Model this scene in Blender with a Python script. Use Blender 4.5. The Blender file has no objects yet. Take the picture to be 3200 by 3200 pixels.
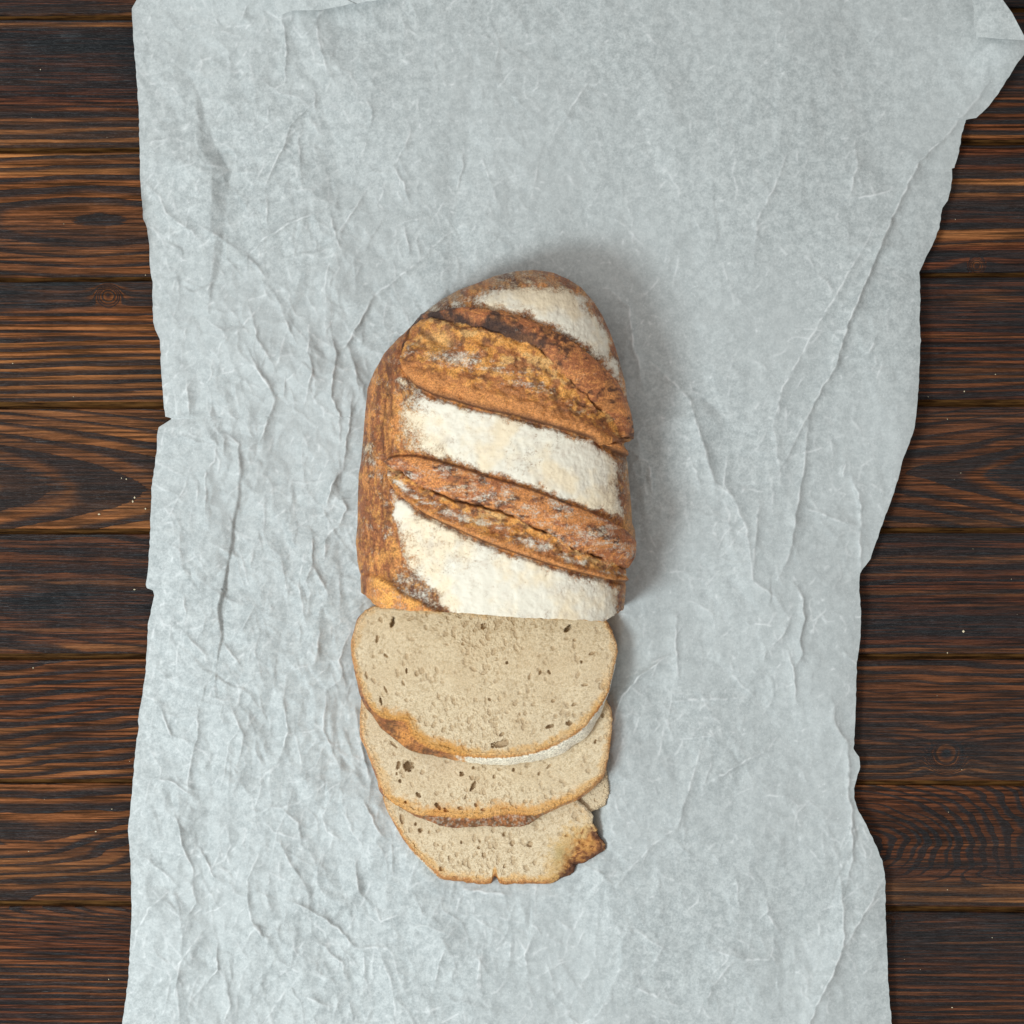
import bpy, math, random
import numpy as np
from mathutils import Vector
from mathutils.geometry import delaunay_2d_cdt
C = bpy.context.scene
COL = C.collection
# ------------------------------------------------------------------ camera, light, exposure
HC = 1.0                      # camera height above the table (m)
S = 0.48 / 3200               # metres per photograph pixel on the table plane
cam_d = bpy.data.cameras.new('camera'); cam = bpy.data.objects.new('camera', cam_d); COL.objects.link(cam)
cam.location = (0, 0, HC); cam.rotation_euler = (0, 0, 0)
cam_d.sensor_width = 36; cam_d.sensor_fit = 'HORIZONTAL'; cam_d.lens = 36 * HC / 0.48
cam_d.clip_start = 0.01; cam_d.clip_end = 50
C.camera = cam
C.view_settings.view_transform = 'Standard'; C.view_settings.look = 'None'
C.view_settings.exposure = 0.0; C.view_settings.gamma = 1.0
w = bpy.data.worlds.new('World'); C.world = w; w.use_nodes = True
w.node_tree.nodes['Background'].inputs[0].default_value = (1.0, 0.975, 0.945, 1)
w.node_tree.nodes['Background'].inputs[1].default_value = 0.54
def area(name, loc, target, size, power, col):
    l = bpy.data.lights.new(name, 'AREA'); l.shape = 'SQUARE'; l.size = size; l.energy = power; l.color = col
    o = bpy.data.objects.new(name, l); COL.objects.link(o); o.location = loc
    o.rotation_euler = (Vector(target) - Vector(loc)).to_track_quat('-Z', 'Y').to_euler()
area('window_light', (-0.62, -0.42, 0.97), (0.0, -0.06, 0), 0.29, 11.2, (0.89, 1.0, 1.035))
area('fill_light', (-0.58, 0.22, 1.35), (0, 0, 0), 0.7, 4.2, (1.0, 0.99, 0.97))

# ------------------------------------------------------------------ helpers
rng = np.random.default_rng(7); random.seed(7)
def hsh(ix, iy, iz, seed):
    h = (ix.astype(np.int64) * 374761393 + iy.astype(np.int64) * 668265263 + iz.astype(np.int64) * 2147483647 + seed * 1274126177) & 0xffffffff
    h = ((h ^ (h >> 13)) * 1274126177) & 0xffffffff
    h = ((h ^ (h >> 16)) * 2246822519) & 0xffffffff
    return ((h ^ (h >> 15)) & 0xffffff) / float(0xffffff) * 2 - 1
def vn2(x, y, seed=0):
    x0 = np.floor(x); y0 = np.floor(y); fx = x - x0; fy = y - y0
    fx = fx*fx*fx*(fx*(fx*6-15)+10); fy = fy*fy*fy*(fy*(fy*6-15)+10)
    z = np.zeros_like(x0)
    a = hsh(x0, y0, z, seed); b = hsh(x0+1, y0, z, seed); c = hsh(x0, y0+1, z, seed); d = hsh(x0+1, y0+1, z, seed)
    return (a*(1-fx)+b*fx)*(1-fy) + (c*(1-fx)+d*fx)*fy
def fbm(x, y, seed=0, octv=4, gain=0.5):
    x = np.asarray(x, float); y = np.asarray(y, float); s = 0; a = 1; n = 0
    for o in range(octv):
        c_, s_ = math.cos(o*1.1+seed), math.sin(o*1.1+seed)
        s = s + a*vn2((x*c_-y*s_)*2**o+17.3*o, (x*s_+y*c_)*2**o-9.1*o, seed+o*13); n += a; a *= gain
    return s/n*1.6
def sst(a, b, x):
    t = np.clip((x-a)/(b-a), 0, 1); return t*t*(3-2*t)
def lerp(a, b, t): return a*(1-t)+b*t
def segdist(px, py, pts, closed=False):
    """distance to a polyline, signed side and position along it"""
    best = np.full(px.shape, 1e9); tt = np.zeros(px.shape); side = np.ones(px.shape)
    n = len(pts); P = list(pts) + ([pts[0]] if closed else [])
    L = [0]
    for i in range(len(P)-1): L.append(L[-1]+math.hypot(P[i+1][0]-P[i][0], P[i+1][1]-P[i][1]))
    for i in range(len(P)-1):
        ax, ay = P[i]; bx, by = P[i+1]; dx, dy = bx-ax, by-ay; l2 = dx*dx+dy*dy+1e-9
        t = np.clip(((px-ax)*dx+(py-ay)*dy)/l2, 0, 1)
        d = np.hypot(px-(ax+t*dx), py-(ay+t*dy)); m = d < best
        best = np.where(m, d, best); tt = np.where(m, (L[i]+t*(L[i+1]-L[i]))/L[-1], tt)
        side = np.where(m, np.sign(dx*(py-ay)-dy*(px-ax)), side)
    return best, side, tt
def sdpoly(px, py, pts):
    """signed distance to a polygon, positive inside"""
    d, _, _ = segdist(px, py, pts, True); ins = np.zeros(px.shape, bool)
    n = len(pts)
    for i in range(n):
        ax, ay = pts[i]; bx, by = pts[(i+1) % n]
        if ay == by: continue
        m = ((ay > py) != (by > py)) & (px < (bx-ax)*(py-ay)/(by-ay)+ax); ins ^= m
    return np.where(ins, d, -d)
def interp(x, pts):
    a = np.array(pts, float); return np.interp(x, a[:, 0], a[:, 1])
def smooth_closed(pts, n, it=1):
    """Catmull-Rom through closed points, n samples"""
    P = np.array(pts, float); m = len(P); d = np.hypot(*(np.roll(P, -1, 0)-P).T); cum = np.concatenate([[0], np.cumsum(d)])
    t = np.linspace(0, cum[-1], n, endpoint=False); i = np.clip(np.searchsorted(cum, t, side='right')-1, 0, m-1); u = ((t-cum[i])/d[i])[:, None]
    p0, p1, p2, p3 = P[(i-1) % m], P[i], P[(i+1) % m], P[(i+2) % m]
    return 0.5*((2*p1)+(-p0+p2)*u+(2*p0-5*p1+4*p2-p3)*u*u+(-p0+3*p1-3*p2+p3)*u**3)
def world(px, py, z):
    """the point at height z that stands over photograph pixel px, py"""
    k = (HC - z)/HC
    return np.stack([(px-1600)*S*k, (1600-py)*S*k, z + 0*px], -1)
def mesh(name, V, F, mat, parent=None, attrs=None, smooth=True):
    """V (n,3); F (m,4) quads or a list of arrays"""
    Fs = F if isinstance(F, list) else [F]
    me = bpy.data.meshes.new(name); V = np.asarray(V, np.float32)
    me.vertices.add(len(V)); me.vertices.foreach_set('co', V.ravel())
    loops = np.concatenate([f.ravel() for f in Fs]).astype(np.int32)
    tot = np.concatenate([np.full(len(f), f.shape[1]) for f in Fs]).astype(np.int32)
    st = np.concatenate([[0], np.cumsum(tot)[:-1]]).astype(np.int32)
    me.loops.add(len(loops)); me.loops.foreach_set('vertex_index', loops)
    me.polygons.add(len(tot)); me.polygons.foreach_set('loop_start', st)
    me.update(calc_edges=True)
    me.polygons.foreach_set('use_smooth', np.full(len(tot), smooth))
    for k, v in (attrs or {}).items():
        v = np.asarray(v, np.float32)
        if v.ndim == 2:
            at = me.attributes.new(k, 'FLOAT_COLOR', 'POINT'); at.data.foreach_set('color', np.concatenate([v, np.ones((len(v), 1), np.float32)], 1).ravel())
        else:
            at = me.attributes.new(k, 'FLOAT', 'POINT'); at.data.foreach_set('value', v.ravel())
    me.validate(); me.materials.append(mat)
    o = bpy.data.objects.new(name, me); COL.objects.link(o)
    if parent: o.parent = parent
    return o
def grid_faces(nr, nc, wrap=False, flip=False):
    i = np.arange(nr-1)[:, None]; j = np.arange(nc if wrap else nc-1)[None, :]; j2 = (j+1) % nc
    f = np.stack([i*nc+j, i*nc+j2, (i+1)*nc+j2, (i+1)*nc+j], -1).reshape(-1, 4)
    return f[:, ::-1] if flip else f
def empty(name, label=None, cat=None, loc=(0, 0, 0), kind=None, group=None):
    o = bpy.data.objects.new(name, None); COL.objects.link(o); o.location = loc; o.empty_display_size = 0.01
    if label: o['label'] = label
    if cat: o['category'] = cat
    if kind: o['kind'] = kind
    if group: o['group'] = group
    return o
def new_mat(name):
    m = bpy.data.materials.new(name); m.use_nodes = True; nt = m.node_tree
    return m, nt, nt.nodes['Principled BSDF']
def nd(nt, t, **kw):
    n = nt.nodes.new(t)
    for k, v in kw.items(): setattr(n, k, v)
    return n
def mth(nt, op, a, b=None, c=None, clamp=False):
    n = nd(nt, 'ShaderNodeMath', operation=op); n.use_clamp = clamp
    for i, v in enumerate((a, b, c)):
        if v is None: continue
        if hasattr(v, 'links'): nt.links.new(v, n.inputs[i])
        else: n.inputs[i].default_value = v
    return n.outputs[0]
def mixc(nt, f, a, b, blend='MIX'):
    n = nd(nt, 'ShaderNodeMix', data_type='RGBA', blend_type=blend)
    for i, v in ((0, f), (6, a), (7, b)):
        if hasattr(v, 'links'): nt.links.new(v, n.inputs[i])
        else: n.inputs[i].default_value = v if i == 0 else (*v, 1)
    return n.outputs[2]
def noise(nt, vec, scale, detail=4, rough=0.55, dist=0.0):
    n = nd(nt, 'ShaderNodeTexNoise'); nt.links.new(vec, n.inputs['Vector'])
    n.inputs['Scale'].default_value = scale; n.inputs['Detail'].default_value = detail; n.inputs['Roughness'].default_value = rough; n.inputs['Distortion'].default_value = dist
    return n.outputs['Fac']
def mapr(nt, v, a, b, c=0.0, d=1.0, interp_='SMOOTHSTEP'):
    n = nd(nt, 'ShaderNodeMapRange', interpolation_type=interp_); nt.links.new(v, n.inputs[0])
    for i, x in enumerate((a, b, c, d)): n.inputs[i+1].default_value = x
    return n.outputs[0]
def attr(nt, name, out='Fac'):
    n = nd(nt, 'ShaderNodeAttribute', attribute_name=name); return n.outputs[out]
def scaled(nt, vec, s):
    n = nd(nt, 'ShaderNodeVectorMath', operation='MULTIPLY'); nt.links.new(vec, n.inputs[0]); n.inputs[1].default_value = s
    return n.outputs[0]
def bump(nt, h, strength, dist, normal=None):
    n = nd(nt, 'ShaderNodeBump'); nt.links.new(h, n.inputs['Height']); n.inputs['Strength'].default_value = strength; n.inputs['Distance'].default_value = dist
    if normal: nt.links.new(normal, n.inputs['Normal'])
    return n.outputs[0]
def pos(nt): return nd(nt, 'ShaderNodeNewGeometry').outputs['Position']

# ------------------------------------------------------------------ wooden table of planks
mw, nt, bs = new_mat('charred_pine')
P = pos(nt)
ring = attr(nt, 'ring'); char = attr(nt, 'char'); warm = attr(nt, 'warm')
fib = noise(nt, scaled(nt, P, (22, 900, 1)), 1.0, 5, 0.62)
fib2 = noise(nt, scaled(nt, P, (60, 3200, 1)), 1.0, 3, 0.6)
jag = noise(nt, scaled(nt, P, (90, 900, 1)), 1.0, 3, 0.6)
blot = noise(nt, scaled(nt, P, (9, 60, 1)), 1.0, 3, 0.5)
r2 = mth(nt, 'MULTIPLY_ADD', jag, 0.14, ring)
n1 = nd(nt, 'ShaderNodeTexNoise', noise_dimensions='1D'); nt.links.new(mth(nt, 'FLOOR', r2), n1.inputs['W']); n1.inputs['Scale'].default_value = 3.37; n1.inputs['Detail'].default_value = 1
fr = mth(nt, 'FRACT', r2)
duty = mapr(nt, n1.outputs['Fac'], 0.3, 0.7, 0.25, 0.65, 'LINEAR')
blo2 = noise(nt, scaled(nt, P, (4, 38, 1)), 1.0, 3, 0.55)
d0 = mth(nt, 'ADD', mth(nt, 'SUBTRACT', fr, duty), mth(nt, 'MULTIPLY_ADD', blo2, 1.5, -0.75))
dark = mapr(nt, d0, -0.14, 0.22)
edge = mapr(nt, fr, 0.97, 1.0)           # the sharp outer edge of each late-wood band
dark = mth(nt, 'MULTIPLY', dark, mth(nt, 'SUBTRACT', 1.0, edge))
f1 = mapr(nt, fib, 0.38, 0.64); f2 = mapr(nt, fib2, 0.35, 0.66)
br_lo = (0.016, 0.0065, 0.0038); br_hi = (0.300, 0.090, 0.036); gold = (0.70, 0.29, 0.095)
base = mixc(nt, f1, br_lo, br_hi)
base = mixc(nt, mth(nt, 'MULTIPLY', f2, 0.42), base, (0.012, 0.008, 0.007))
strk = mapr(nt, noise(nt, scaled(nt, P, (5, 260, 1)), 1.0, 2, 0.5), 0.54, 0.70)
wn = mth(nt, 'MULTIPLY', mth(nt, 'MULTIPLY_ADD', strk, 0.35, warm), mth(nt, 'MULTIPLY_ADD', f1, 0.75, 0.25))
base = mixc(nt, mth(nt, 'MULTIPLY', wn, 0.85), base, gold)
base = mixc(nt, mth(nt, 'MULTIPLY', mapr(nt, blot, 0.42, 0.68), 0.42), base, (0.020, 0.012, 0.010))
blk = mixc(nt, f2, (0.0026, 0.0032, 0.0040), (0.0185, 0.0225, 0.0265))
dk = mth(nt, 'MAXIMUM', mth(nt, 'MULTIPLY', dark, 0.88), mth(nt, 'MULTIPLY', mth(nt, 'MULTIPLY_ADD', mapr(nt, noise(nt, scaled(nt, P, (3, 22, 1)), 1.0, 2, .5), .42, .62), .42, char), mth(nt, 'MULTIPLY_ADD', f1, -0.28, 1.0)), clamp=True)
col = mixc(nt, dk, base, blk)
nt.links.new(col, bs.inputs['Base Color'])
nt.links.new(mth(nt, 'MULTIPLY_ADD', dk, -0.22, 0.58), bs.inputs['Roughness'])
nt.links.new(mth(nt, 'MULTIPLY_ADD', dk, 0.34, 0.05), bs.inputs['Specular IOR Level'])
hh = mth(nt, 'ADD', mth(nt, 'MULTIPLY', dk, 0.9), mth(nt, 'MULTIPLY', mth(nt, 'ADD', f1, f2), 0.38))
nt.links.new(bump(nt, hh, 0.9, 0.0008), bs.inputs['Normal'])

mu, nt, bs = new_mat('amber_tongue')
P = pos(nt)
fb = noise(nt, scaled(nt, P, (60, 900, 1)), 1.0, 4, 0.6)
nt.links.new(mixc(nt, mapr(nt, fb, 0.3, 0.7), (0.014, 0.006, 0.002), (0.12, 0.055, 0.015)), bs.inputs['Base Color'])
bs.inputs['Roughness'].default_value = 0.75; bs.inputs['Specular IOR Level'].default_value = 0.05

table = empty('wooden_table', 'dark brown scorched pine plank table under the sheet of paper', 'table')
YL = [-350, 54, 470, 875, 1272, 1664, 2056, 2446, 2830, 3235, 3640]
YR = [-385, 33, 447, 861, 1265, 1660, 2056, 2451, 2847, 3255, 3660]
def G(x, c, s_): return np.exp(-((x-c)/s_)**2)
def plank_fields(k, x, q, y):
    """ring phase, charring and warm (less burnt) amount over a plank; x, y in photograph pixels, q across the plank"""
    L = sst(1900, 1300, x)            # 1 on the left of the paper, 0 on the right
    nz = fbm(x/900, q*2.0+k*7, 11+k, 3); nz2 = fbm(x/300, q*5+k*3, 31+k, 3)
    def el(cx, cq, rx, rq, n): return n*np.sqrt(((x-cx)/rx)**2+((q-cq)/rq)**2)
    ch = 0*x; wm = 0*x
    if k == 0:
        a = 8*q; b = 9*q+.3; ch = .55+.4*nz; wm = .7*G(q, 1.03-(x/500)*.05, .05)*L + G(y, -30+.02*x, 14)*L+.8*G(q, .93, .03)*(1-L)
    elif k == 1:
        a = 13*q+.3*nz; b = 12*q+.2
        ch = lerp(.95*sst(.98, .86, q)*sst(.78, .45, q)+.0, .95*sst(.75, .4, q), 1-L) * (1-.0*L)
        ch = ch*(1-.9*G(q, .05, .05)); wm = L*(.9*G(q, .045, .02)+.75*sst(.62, .95, q))+(1-L)*(.5*G(q, .97, .02)+.1)
    elif k == 2:
        a = 2*np.sqrt(((x-255)/345)**2+((q-.56)/.18)**2)+.15*nz2; a = np.where(a < 1.9, 1.9*(a/1.9)**3*.35+.0, a-1.235)
        b = 7.5*q+.25*nz; bb = el(3053, .945, 60, .05, 1); b = b+.8*np.exp(-bb**2)
        ch = L*(.35*G(q, .7, .08)+.30*G(q, .56, .1))+(1-L)*(.85*G(q, .13, .05)+.9*G(q, .52, .12)+.5*G(q, .88, .07))
        wm = L*(.9*G(q, .14, .03)+.6*G(q, .02, .04)+.3)+(1-L)*(.9*G(q, .34, .07)+.75*G(q, .70, .05)+.3*G(q, .23, .03))
    elif k == 3:
        kn = np.sqrt(((x-338)/60)**2+((q-.11)/.11)**2); a = 14*q+.3*nz+.9*np.exp(-kn**2)
        b = 17*q+.4*nz
        ch = L*(.95*sst(.27+.06*nz2, .20+.06*nz2, q)*(1-np.exp(-kn**4*.8)))+(1-L)*(.55*sst(.2, .0, q)+.5*G(q, .3, .12)+.25)
        wm = L*(.25+.4*sst(.3, .8, q))+(1-L)*(.5*G(q, .17, .05)*G(x, 3080, 90)+.3*G(q, .8, .1))
    elif k == 4:
        a = (x-240)/280+(np.abs(q-.66)/.25)**1.7+.10*nz2; a = np.where(a < 0, a*1.0, a*.95)
        b = (3070-x)/300*1.0+(np.abs(q-.56)/.21)**1.5+.16*nz2
        ch = L*(.35*sst(.05, -.2, a)+.15)+(1-L)*(.95*sst(.08, -.02, b)+.30+.15*nz)
        wm = L*(.55+.3*nz)+(1-L)*(.18+.4*G(q, .95, .03))
        b = b*1.15
    elif k == 5:
        a = 7*q-.6*x/500+.3*nz2; b = 9*q+.35*nz+.1
        ch = L*(.45+.35*G(q, .58, .12)+.25*G(q, .05, .1))+(1-L)*(.3+.6*G(q, .75, .12))
        wm = L*(.12+.3*G(q, .43, .04)+.35*G(q, .95, .03))+(1-L)*(.5*G(q, .22, .03)+.5*G(q, .50, .02)+.3*G(q, .97, .04))
    elif k == 6:
        a = 12*q+1.3*x/500+.3*nz2; kn = np.sqrt(((x-2955)/95)**2+((q-.76)/.14)**2)
        b = 15*q+.35*nz2-1.9*np.exp(-kn**2)*np.sign(.76-q)*0.0+2.2*np.exp(-((x-2955)/120)**2)*np.tanh((q-.76)*12)*np.exp(-((q-.76)/.25)**2)
        ch = .15+.25*(1-L)+.3*(1-L)*np.exp(-kn**2*1.2); wm = L*(.22+.25*nz)+(1-L)*(.20+.3*G(q, .9, .1))
    elif k == 7:
        a = 8*q+1.2*G(q, .55, .2)*np.tanh((x-330)/160)+.35*nz2+.4*x/500
        rr = np.sqrt(((x-2640)/290)**2+(np.abs(q-.53)/.33)**2)
        fan = rr*7.5-.9*np.abs(q-.53)/.33+.7*nz2+.4*nz
        b = lerp(fan, 13*q, sst(.72, .84, q)*1.0)
        ch = .08+(1-L)*(.2+.4*G(q, .53, .13)*sst(3010, 3060, x)); wm = L*(.30+.35*G(q, .75, .12))+(1-L)*(.10+.75*sst(.76, .84, q)*sst(1.0, .97, q))
    elif k == 8:
        a = -x/100.*np.exp(-q*4)+19*q*sst(-.02, .16, q); b = 20*q+.5*nz-1.6*G(q, .2, .16)*np.exp(-(x-2780)/260)
        ch = L*.16+(1-L)*(.50+.15*nz); wm = L*(.12+.2*nz)+(1-L)*.10
    else:
        a = 9*q; b = 9*q; ch = .4+0*x; wm = .2+0*x
    for kk, kx, kq, rx in ((3, 338, .115, 26), (2, 3053, .955, 16), (6, 2958, .77, 40), (8, 2778, .07, 18)):
        if k == kk:
            kd = np.sqrt(((x-kx)/rx)**2+((q-kq)*400/rx)**2)+.25*nz2
            ch = ch*(1-.9*np.exp(-(kd/1.3)**4))+.95*np.exp(-(kd/.32)**2)+.4*G(kd, 1.2, .2); wm = wm*(1-np.exp(-(kd/1.3)**4))+.38*G(kd, .65, .3)
            a = a*1.0; gk = np.exp(-(kd/1.3)**4); a = a*(1-gk)+gk*(np.floor(a.mean())+.1*kd); b = b*(1-gk)+gk*(np.floor(b.mean())+.1*kd)
    ring_ = lerp(b, a, L)+.22*fbm(x/700+k*5, q*1.3+k*11, 51, 3)
    return ring_+20, np.clip(ch+.0, 0, 1), np.clip(wm, 0, 1)
for k in range(len(YL)-1):
    yl0, yl1, yr0, yr1 = YL[k], YL[k+1], YR[k], YR[k+1]
    xs = np.concatenate([np.linspace(-700, -50, 8), np.linspace(-44, 560, 122), np.linspace(600, 2600, 60), np.linspace(2640, 3250, 122), np.linspace(3300, 3900, 18)]); nq = 84; assert len(xs) == 330
    gap = 8.5 + 1.5*(k % 2) + (3.0 if k in (3, 8) else 0)     # half joint in px, uneven from plank to plank
    q = np.linspace(0, 1, nq)
    X, Q = np.meshgrid(xs, q)
    jig = 1.6*fbm(X/260, Q*0+k, 70+k, 3)
    T = yl0+(yr0-yl0)*(X-250)/2700; B = yl1+(yr1-yl1)*(X-250)/2700
    Y = lerp(T+6+jig, B-gap*1.3+jig*.7, Q)
    rg, ch, wm = plank_fields(k, X, Q, Y)
    ed = np.minimum(Q, 1-Q)*(B-T)
    Z = -0.0011*np.exp(-(ed/7.0)**2) - 0.00022*(0.5-0.5*np.cos(rg*2*np.pi)) + 0.0003*fbm(X/1200, Q+k, 91, 2)*(1-2*np.abs(Q-.5)) - 0.00035*(k % 3 == 1)
    V = np.stack([(X-1600)*S, (1600-Y)*S, Z], -1).reshape(-1, 3)
    nv = len(V)
    # vertical sides and underside
    top = np.arange(330); bot = nv-330+np.arange(330)
    Vs = V[top].copy(); Vs[:, 2] = -0.022; Vb = V[bot].copy(); Vb[:, 2] = -0.022
    V2 = np.concatenate([V, Vs, Vb]); i = np.arange(329)
    fs = np.stack([nv+i, nv+i+1, top[:-1]+1, top[:-1]], -1); fb_ = np.stack([bot[:-1], bot[:-1]+1, nv+330+i+1, nv+330+i], -1)
    fu = np.stack([nv+330+i, nv+330+i+1, nv+i+1, nv+i], -1)
    A = {n_: np.concatenate([v.ravel(), v.ravel()[top], v.ravel()[bot]]) for n_, v in (('ring', rg), ('char', ch), ('warm', wm))}
    A['char'][nv:] = .55
    po = mesh('plank', V2, [grid_faces(nq, 330, flip=True), fs[:, ::-1], fb_[:, ::-1], fu[:, ::-1]], mw, table, A)
    # tongue that shows in the joint below this plank
    if k < len(YL)-2:
        xs2 = np.linspace(-700, 3900, 60); yb = yl1+(yr1-yl1)*(xs2-250)/2700
        prof = [(-30, -.007), (-30, -.0042), (0, -.0036-.0008*(k % 2)), (16, -.0040), (16, -.007)]
        Vt = np.concatenate([np.stack([(xs2-1600)*S, (1600-yb-dy)*S, np.full(60, z_)], -1) for dy, z_ in prof])
        mesh('tongue', Vt, grid_faces(len(prof), 60, flip=True), mu, po, smooth=False)

# ------------------------------------------------------------------ baking paper
EL = [(440,-160),(432,-60),(427,0),(412,26),(413,60),(419,150),(428,260),(434,360),(436,450),(438,560),(445,640),(448,683),(460,715),(467,760),(468,830),(476,880),(478,1000),(485,1030),(500,1060),(502,1100),(504,1170),(511,1250),(516,1302),(533,1306),(537,1309),(516,1323),(497,1335),(490,1360),(490,1400),(483,1460),(474,1520),(471,1600),(468,1700),(462,1780),(455,1825),(460,1838),(478,1845),(482,1860),(476,1890),(463,1950),(459,2020),(455,2100),(440,2203),(432,2240),(430,2252),(433,2270),(422,2355),(414,2459),(406,2536),(400,2598),(406,2666),(410,2769),(411,2847),(409,2925),(401,3054),(391,3132),(382,3200),(374,3340)]
ER = [(3030,-160),(3090,-60),(3134,0),(3163,41),(3198,109),(3208,124),(3203,166),(3173,207),(3121,290),(3090,331),(3051,369),(3018,373),(3007,414),(2997,471),(2983,524),(2974,527),(2976,559),(2970,595),(2961,626),(2944,650),(2941,673),(2936,709),(2919,756),(2894,802),(2873,849),(2874,880),(2876,932),(2873,1000),(2877,1067),(2872,1181),(2865,1290),(2857,1342),(2842,1383),(2821,1440),(2795,1538),(2769,1606),(2738,1694),(2721,1745),(2687,1792),(2685,1838),(2691,1916),(2688,2000),(2678,2070),(2674,2200),(2671,2283),(2668,2340),(2684,2366),(2688,2397),(2679,2428),(2668,2464),(2670,2500),(2684,2536),(2712,2588),(2743,2655),(2759,2697),(2767,2749),(2767,2795),(2768,2888),(2772,2976),(2775,3054),(2780,3121),(2787,3200),(2794,3340)]
GS = 3.0; GX0, GY0 = 340.0, -170.0
gx = np.arange(GX0, 3240, GS); gy = np.arange(GY0, 3360, GS)
HX, HY = np.meshgrid(gx, gy)
H = np.zeros(HX.shape); WEAR = np.zeros(HX.shape)
def amp_map(x, y):
    a = .30+.70*sst(1900, 900, x+.15*(1600-y))*1.0
    a = a*(.80+.20*sst(150, 900, y))
    a = np.maximum(a, .62*sst(2300, 2750, y)*sst(2500, 1700, x))
    a = np.maximum(a, .45*sst(1700, 2300, y)+.0*x)
    return np.maximum(a, .48-.20*sst(1600, 2100, x)*sst(1700, 900, y))
AM = amp_map(HX, HY)
def facets(sp, anis, seed, warp):
    """height of crumpled facets: flat triangles between scattered points"""
    r = np.random.default_rng(seed); pts = []
    x0, x1, y0, y1 = GX0-2*sp, 3240+2*sp, GY0-2*sp*anis, 3360+2*sp*anis
    for yy in np.arange(y0, y1, sp*anis):
        for xx in np.arange(x0, x1, sp): pts.append((xx+r.uniform(-.62, .62)*sp, yy+r.uniform(-.62, .62)*sp*anis))
    v, e, f, *_ = delaunay_2d_cdt([Vector((p[0], p[1]/anis)) for p in pts], [], [], 0, 1e-4)
    v = np.array([(p[0], p[1]*anis) for p in v]); z = r.uniform(-1, 1, len(v))
    out = np.zeros(HX.shape)
    for t in f:
        a, b, c = v[t[0]], v[t[1]], v[t[2]]
        i0 = max(int((min(a[0], b[0], c[0])-GX0)/GS), 0); i1 = min(int((max(a[0], b[0], c[0])-GX0)/GS)+2, len(gx))
        j0 = max(int((min(a[1], b[1], c[1])-GY0)/GS), 0); j1 = min(int((max(a[1], b[1], c[1])-GY0)/GS)+2, len(gy))
        if i1 <= i0 or j1 <= j0: continue
        X = gx[None, i0:i1]; Y = gy[j0:j1, None]
        d = (b[1]-c[1])*(a[0]-c[0])+(c[0]-b[0])*(a[1]-c[1])
        if abs(d) < 1e-6: continue
        l0 = ((b[1]-c[1])*(X-c[0])+(c[0]-b[0])*(Y-c[1]))/d; l1 = ((c[1]-a[1])*(X-c[0])+(a[0]-c[0])*(Y-c[1]))/d; l2 = 1-l0-l1
        m = (l0 >= -1e-6) & (l1 >= -1e-6) & (l2 >= -1e-6)
        out[j0:j1, i0:i1] = np.where(m, l0*z[t[0]]+l1*z[t[1]]+l2*z[t[2]], out[j0:j1, i0:i1])
    return out
def blur(a, n):
    for ax in (0, 1):
        k = np.ones(2*n+1)/(2*n+1); p = np.concatenate([np.repeat(np.take(a, [0], ax), n, ax), a, np.repeat(np.take(a, [-1], ax), n, ax)], ax)
        cs = np.cumsum(p, ax); z = np.zeros_like(np.take(cs, [0], ax)); cs = np.concatenate([z, cs], ax)
        sl = [slice(None)]*2; s2 = [slice(None)]*2; sl[ax] = slice(2*n+1, None); s2[ax] = slice(0, -(2*n+1))
        a = (cs[tuple(sl)]-cs[tuple(s2)])/(2*n+1)
    return a
def warped(a, amp, sc, seed):
    dx = fbm(HX/sc, HY/sc, seed, 3)*amp; dy = fbm(HX/sc, HY/sc, seed+5, 3)*amp
    fi = np.clip((HX+dx-GX0)/GS, 0, len(gx)-2.001); fj = np.clip((HY+dy-GY0)/GS, 0, len(gy)-2.001)
    i = fi.astype(int); j = fj.astype(int); u = fi-i; v_ = fj-j
    return (a[j, i]*(1-u)+a[j, i+1]*u)*(1-v_)+(a[j+1, i]*(1-u)+a[j+1, i+1]*u)*v_
PATCH = .55+.45*sst(-.45, .35, fbm(HX/260, HY/330, 5, 3))
H += .0030*blur(warped(facets(200, 1.35, 1, 0), 24, 200, 3), 1)*(.35+.65*AM)
H += .0017*warped(facets(108, 1.55, 2, 0), 12, 90, 4)*AM*PATCH
H += .00118*warped(facets(58, 1.5, 3, 0), 6, 50, 6)*AM*PATCH
H += .00068*warped(facets(30, 1.35, 9, 0), 3, 30, 8)*AM*(.45+.55*PATCH)
H += .00013*facets(16, 1.25, 19, 0)*AM*(.45+.55*PATCH)
H += .0016*fbm(HX/600, HY/700, 15, 2)
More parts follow.
